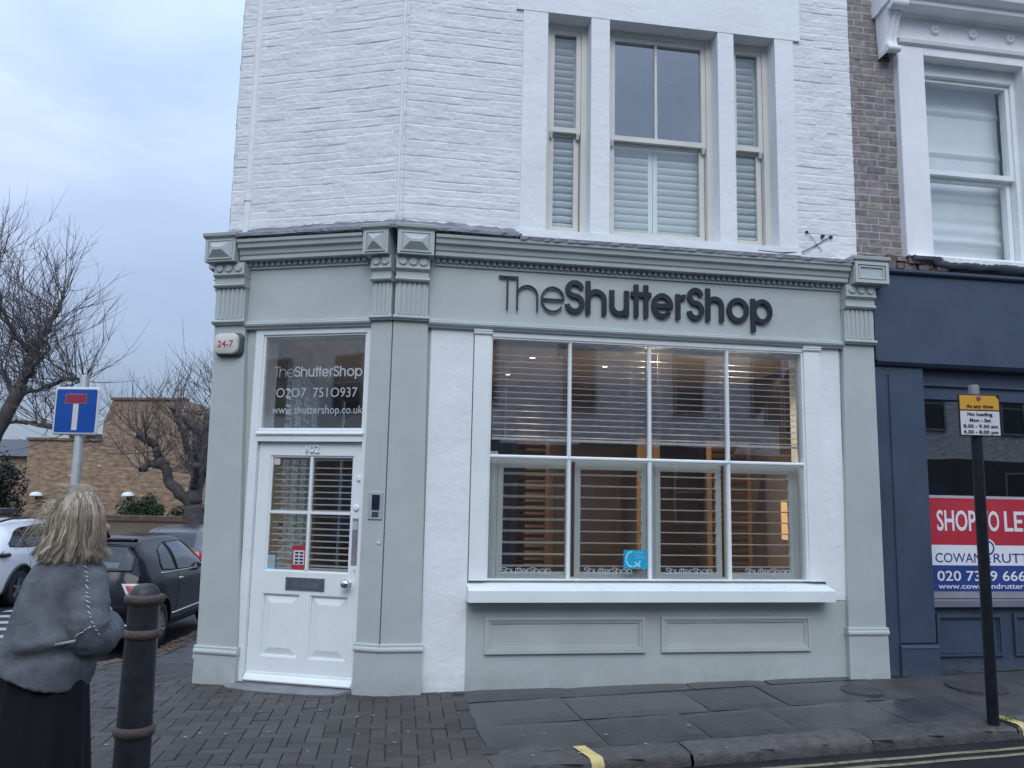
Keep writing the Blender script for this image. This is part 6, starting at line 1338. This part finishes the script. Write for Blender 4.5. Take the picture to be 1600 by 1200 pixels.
def sleeve(pts, rs, n=20):
    Q = chaikin([np.array(p) for p in pts], 2); rr_ = chaikin([np.array([r]) for r in rs], 2)[:, 0]
    j.tube([tuple(q) for q in Q], [r * (1 + .05 * math.sin(i * 2.1)) for i, r in enumerate(rr_)], n)
sleeve([tb(-.02, .02, 1.275), tb(.055, -.0, 1.26), tb(.095, -.04, 1.16), tb(.112, -.06, 1.06), tb(.10, .0, .995), tb(.05, .17, 1.02), tb(.0, .215, 1.04)], [.06, .075, .078, .082, .08, .07, .055])
sleeve([tb(-.06, .02, 1.27), tb(-.115, .0, 1.25), tb(-.15, .04, 1.14), tb(-.158, .10, 1.03), tb(-.13, .2, 1.05), tb(-.12, .26, 1.09)], [.065, .075, .08, .08, .07, .055])
jm = j.build('jumper', WOOL, woman, True); remesh(jm, .009, 2)
tx = bpy.data.textures.new('knit', 'CLOUDS'); tx.noise_scale = .012; dm = jm.modifiers.new('d', 'DISPLACE'); dm.texture = tx; dm.strength = .004; dm.mid_level = .5; dm.texture_coords = 'LOCAL'
tx2 = bpy.data.textures.new('folds', 'CLOUDS'); tx2.noise_scale = .11; d2 = jm.modifiers.new('f', 'DISPLACE'); d2.texture = tx2; d2.strength = .014; d2.mid_level = .5; d2.texture_coords = 'LOCAL'
# ribbed hem and blanket stitching down the sleeve
ST = mat('pale_wool_stitch', (.50, .52, .55), .9, .1, 20)
def snap(p):
    ok, q, nn, _ = jm.closest_point_on_mesh(Vector(p)); return q + nn * .004, nn
def stitches(pts, n, ax, ln, m):
    Q = chaikin([np.array(p) for p in pts], 3); L_ = [0]
    for a, b in zip(Q, Q[1:]): L_.append(L_[-1] + float(np.linalg.norm(b - a)))
    for i in range(n):
        s_ = L_[-1] * (i + .5) / n; p = Vector([float(np.interp(s_, L_, [q[k] for q in Q])) for k in range(3)]); e = Vector(ax).normalized() * ln * random.uniform(.8, 1.2)
        m.tube([tuple(snap(p - e)[0]), tuple(snap(p)[0] + snap(p)[1] * .002), tuple(snap(p + e)[0])], [.0013, .0026, .0013], 5)
m = MB(); stitches([tb(.075, -.06, 1.33), tb(.12, -.10, 1.25), tb(.155, -.13, 1.15), tb(.185, -.12, 1.08), tb(.19, -.08, 1.03)], 16, (.9, 0, -.55), .011, m)
stitches([tb(.185, -.14, 1.075), tb(.15, -.16, 1.045), tb(.11, -.17, 1.02)], 5, (.9, 0, .45), .009, m); stitches([tb(.105, -.2, 1.0), tb(.105, -.2, .985)], 2, (1, 0, .15), .010, m)
m.build('stitching', ST, jm, True)
# skirt
m = MB(); P2 = []
for z in np.linspace(.90, .10, 30):
    f = (.90 - z) / .8; row = []
    for k in range(61):
        a = 2 * math.pi * k / 60; row.append(tb(-.10 + (.165 + .05 * f) * math.cos(a) + (.010 * f + .003) * math.cos(9 * a + 1), (.135 + .09 * f) * math.sin(a) + (.012 * f + .003) * math.sin(11 * a + f), z))
    P2.append(row)
m.grid(P2); m.build('skirt', SKIRT, woman, True)
m = MB()
for hx in (-.01, -.18): 
    vs, fs = ellps(tb(hx, .045, .035), (.048, .13, .045), 14, 8); m.add(vs, fs); m.box8([tb(hx + a * .045, .045 + c * .13, z) for z in (-.0, .02) for a, c in ((-1, -1), (1, -1), (1, 1), (-1, 1))])
m.build('shoes', BLKP, woman, True, sharp=40)
# hair: a close cap under about two thousand locks falling from the parting, the ends blown outwards
HAIRM = bpy.data.materials.new('blonde_hair'); HAIRM.use_nodes = True
t_ = HAIRM.node_tree; L_ = t_.links.new; pb = t_.nodes['Principled BSDF']; pb.inputs['Roughness'].default_value = .42; pb.inputs['Specular IOR Level'].default_value = .4
ge = nd(t_, 'ShaderNodeVertexColor', layer_name='tone'); sp_ = nd(t_, 'ShaderNodeSeparateColor'); L_(ge.outputs[0], sp_.inputs[0]); cr_ = nd(t_, 'ShaderNodeValToRGB'); L_(sp_.outputs[0], cr_.inputs[0])
els = cr_.color_ramp.elements; els[0].position = 0; els[0].color = (.17, .14, .11, 1); els[1].position = 1; els[1].color = (.64, .56, .44, 1)
for p_, c_ in ((.3, (.25, .20, .15, 1)), (.6, (.42, .35, .255, 1))): e_ = els.new(p_); e_.color = c_
L_(cr_.outputs[0], pb.inputs['Base Color'])
hm = MB(); rr = random.Random(12)
cap = MB(); cap.add(*ellps(tuple(HC + Vector((-.012, 0, .025)) - FX * .012), (.096, .084, .100), 24, 16, rot)); cap.add(*ellps(tuple(HC - FX * .03 + Vector((0, 0, -.06))), (.085, .088, .085), 20, 14, rot))
hc = cap.build('hair', mat('hair_base', (.10, .078, .055), .6, .2, 20), woman, True)
cols = []
def strand(pts, ws, tone):
    n0 = len(hm.v); hm.tube(pts, ws, 3, cap=False); cols.extend([tone] * (len(hm.v) - n0))
for k in range(520):
    s_ = rr.uniform(-1, 1); st_ = HC + FX * (-.01 + .075 * s_) + FY * (-.012 + rr.gauss(0, .004)) + Vector((0, 0, .134 - .035 * s_ * s_))
    phi = rr.uniform(R(40), R(322)); dirv = FX * math.cos(phi) + FY * math.sin(phi); back = max(0, -math.cos(phi))
    L0 = rr.uniform(.225, .285); rad = .100 + rr.uniform(-.012, .010); cv = rr.uniform(.004, .016); wig = rr.uniform(0, 6.28); fq = rr.uniform(3.5, 7); end = rr.choice((-.02, .0, .012, .028, .04)); tone = min(1, max(0, rr.betavariate(1.1, 1.1)))
    blow = max(0, rr.gauss(.02, .13)) * back; n = 12; guide = []
    c_ = HC + Vector((0, 0, .016)) - FX * .010
    for i in range(n + 1):
        f = i / n
        if f < .36:
            g = f / .36; a = g * math.pi / 2; p = st_.lerp(c_ + dirv * rad * math.sin(a) + Vector((0, 0, .116 * math.cos(a))), min(1, g * 1.3))
        else:
            g = (f - .36) / .64; p = c_ + dirv * (rad + .010 * math.sin(g * 2.4) + end * g ** 3) + Vector((0, 0, -L0 * .63 * g)) + Vector((cv * g * math.sin(g * fq + wig), cv * g * math.cos(g * fq * .8 + wig), 0)) + Vector((-.09, 0, .05)) * blow * g * g
        guide.append(p)
    tang = dirv.cross(Vector((0, 0, 1)))
    for q in range(rr.randint(12, 18)):
        oa = rr.gauss(0, .0065); ob = rr.gauss(0, .004); tp = rr.uniform(.25, 1.0); fl = rr.gauss(0, .006); pts = []
        for i, p in enumerate(guide):
            f = i / n; sp = (.35 + 1.1 * f) * (1 - f * (1 - tp)) if f < .8 else (.35 + 1.1 * f) * tp * (1.8 - f)
            pts.append(tuple(p + tang * (oa * sp + fl * f * f) + dirv * ob * sp))
        w_ = rr.uniform(.0008, .0017); strand(pts, [w_ * (.8 + .5 * math.sin(math.pi * min(1, i / n * 1.1))) * (1 if i < n - 2 else .55 if i < n else .2) for i in range(n + 1)], min(1, max(0, tone + rr.gauss(0, .08))))
for k in range(150):   # loose strands lifted by the wind on the left
    z0 = rr.uniform(-.06, .07); p0 = HC - FX * rr.uniform(.03, .08) + Vector((-.03, rr.uniform(-.05, .05), z0)); q = rr.uniform(.05, .15); up = rr.uniform(-.04, .05); pts = []
    for i in range(9): f = i / 8; pts.append(tuple(p0 + Vector((-q * f, .02 * math.sin(3 * f + k), up * f + .03 * math.sin(math.pi * f * 1.2) - .05 * f * f))))
    strand(pts, [.0010 * (1 - .7 * i / 8) for i in range(9)], .75)
for k in range(60):
    p0 = HC + FX * rr.uniform(-.06, .05) + Vector((0, rr.uniform(-.04, .04), .128)); pts = [tuple(p0 + Vector((-.07 * f, 0, .025 * math.sin(2.6 * f) + .01 * rr.random()))) for f in np.linspace(0, 1, 6)]
    strand(pts, [.0007] * 6, .6)
hs2 = hm.build('hair_locks', HAIRM, hc, True, recalc=False)
at = hs2.data.color_attributes.new('tone', 'FLOAT_COLOR', 'POINT'); ca_ = np.zeros((len(cols), 4)); ca_[:, 0] = cols; ca_[:, 3] = 1; at.data.foreach_set('color', ca_.ravel())
remesh(body, .0065, 3)
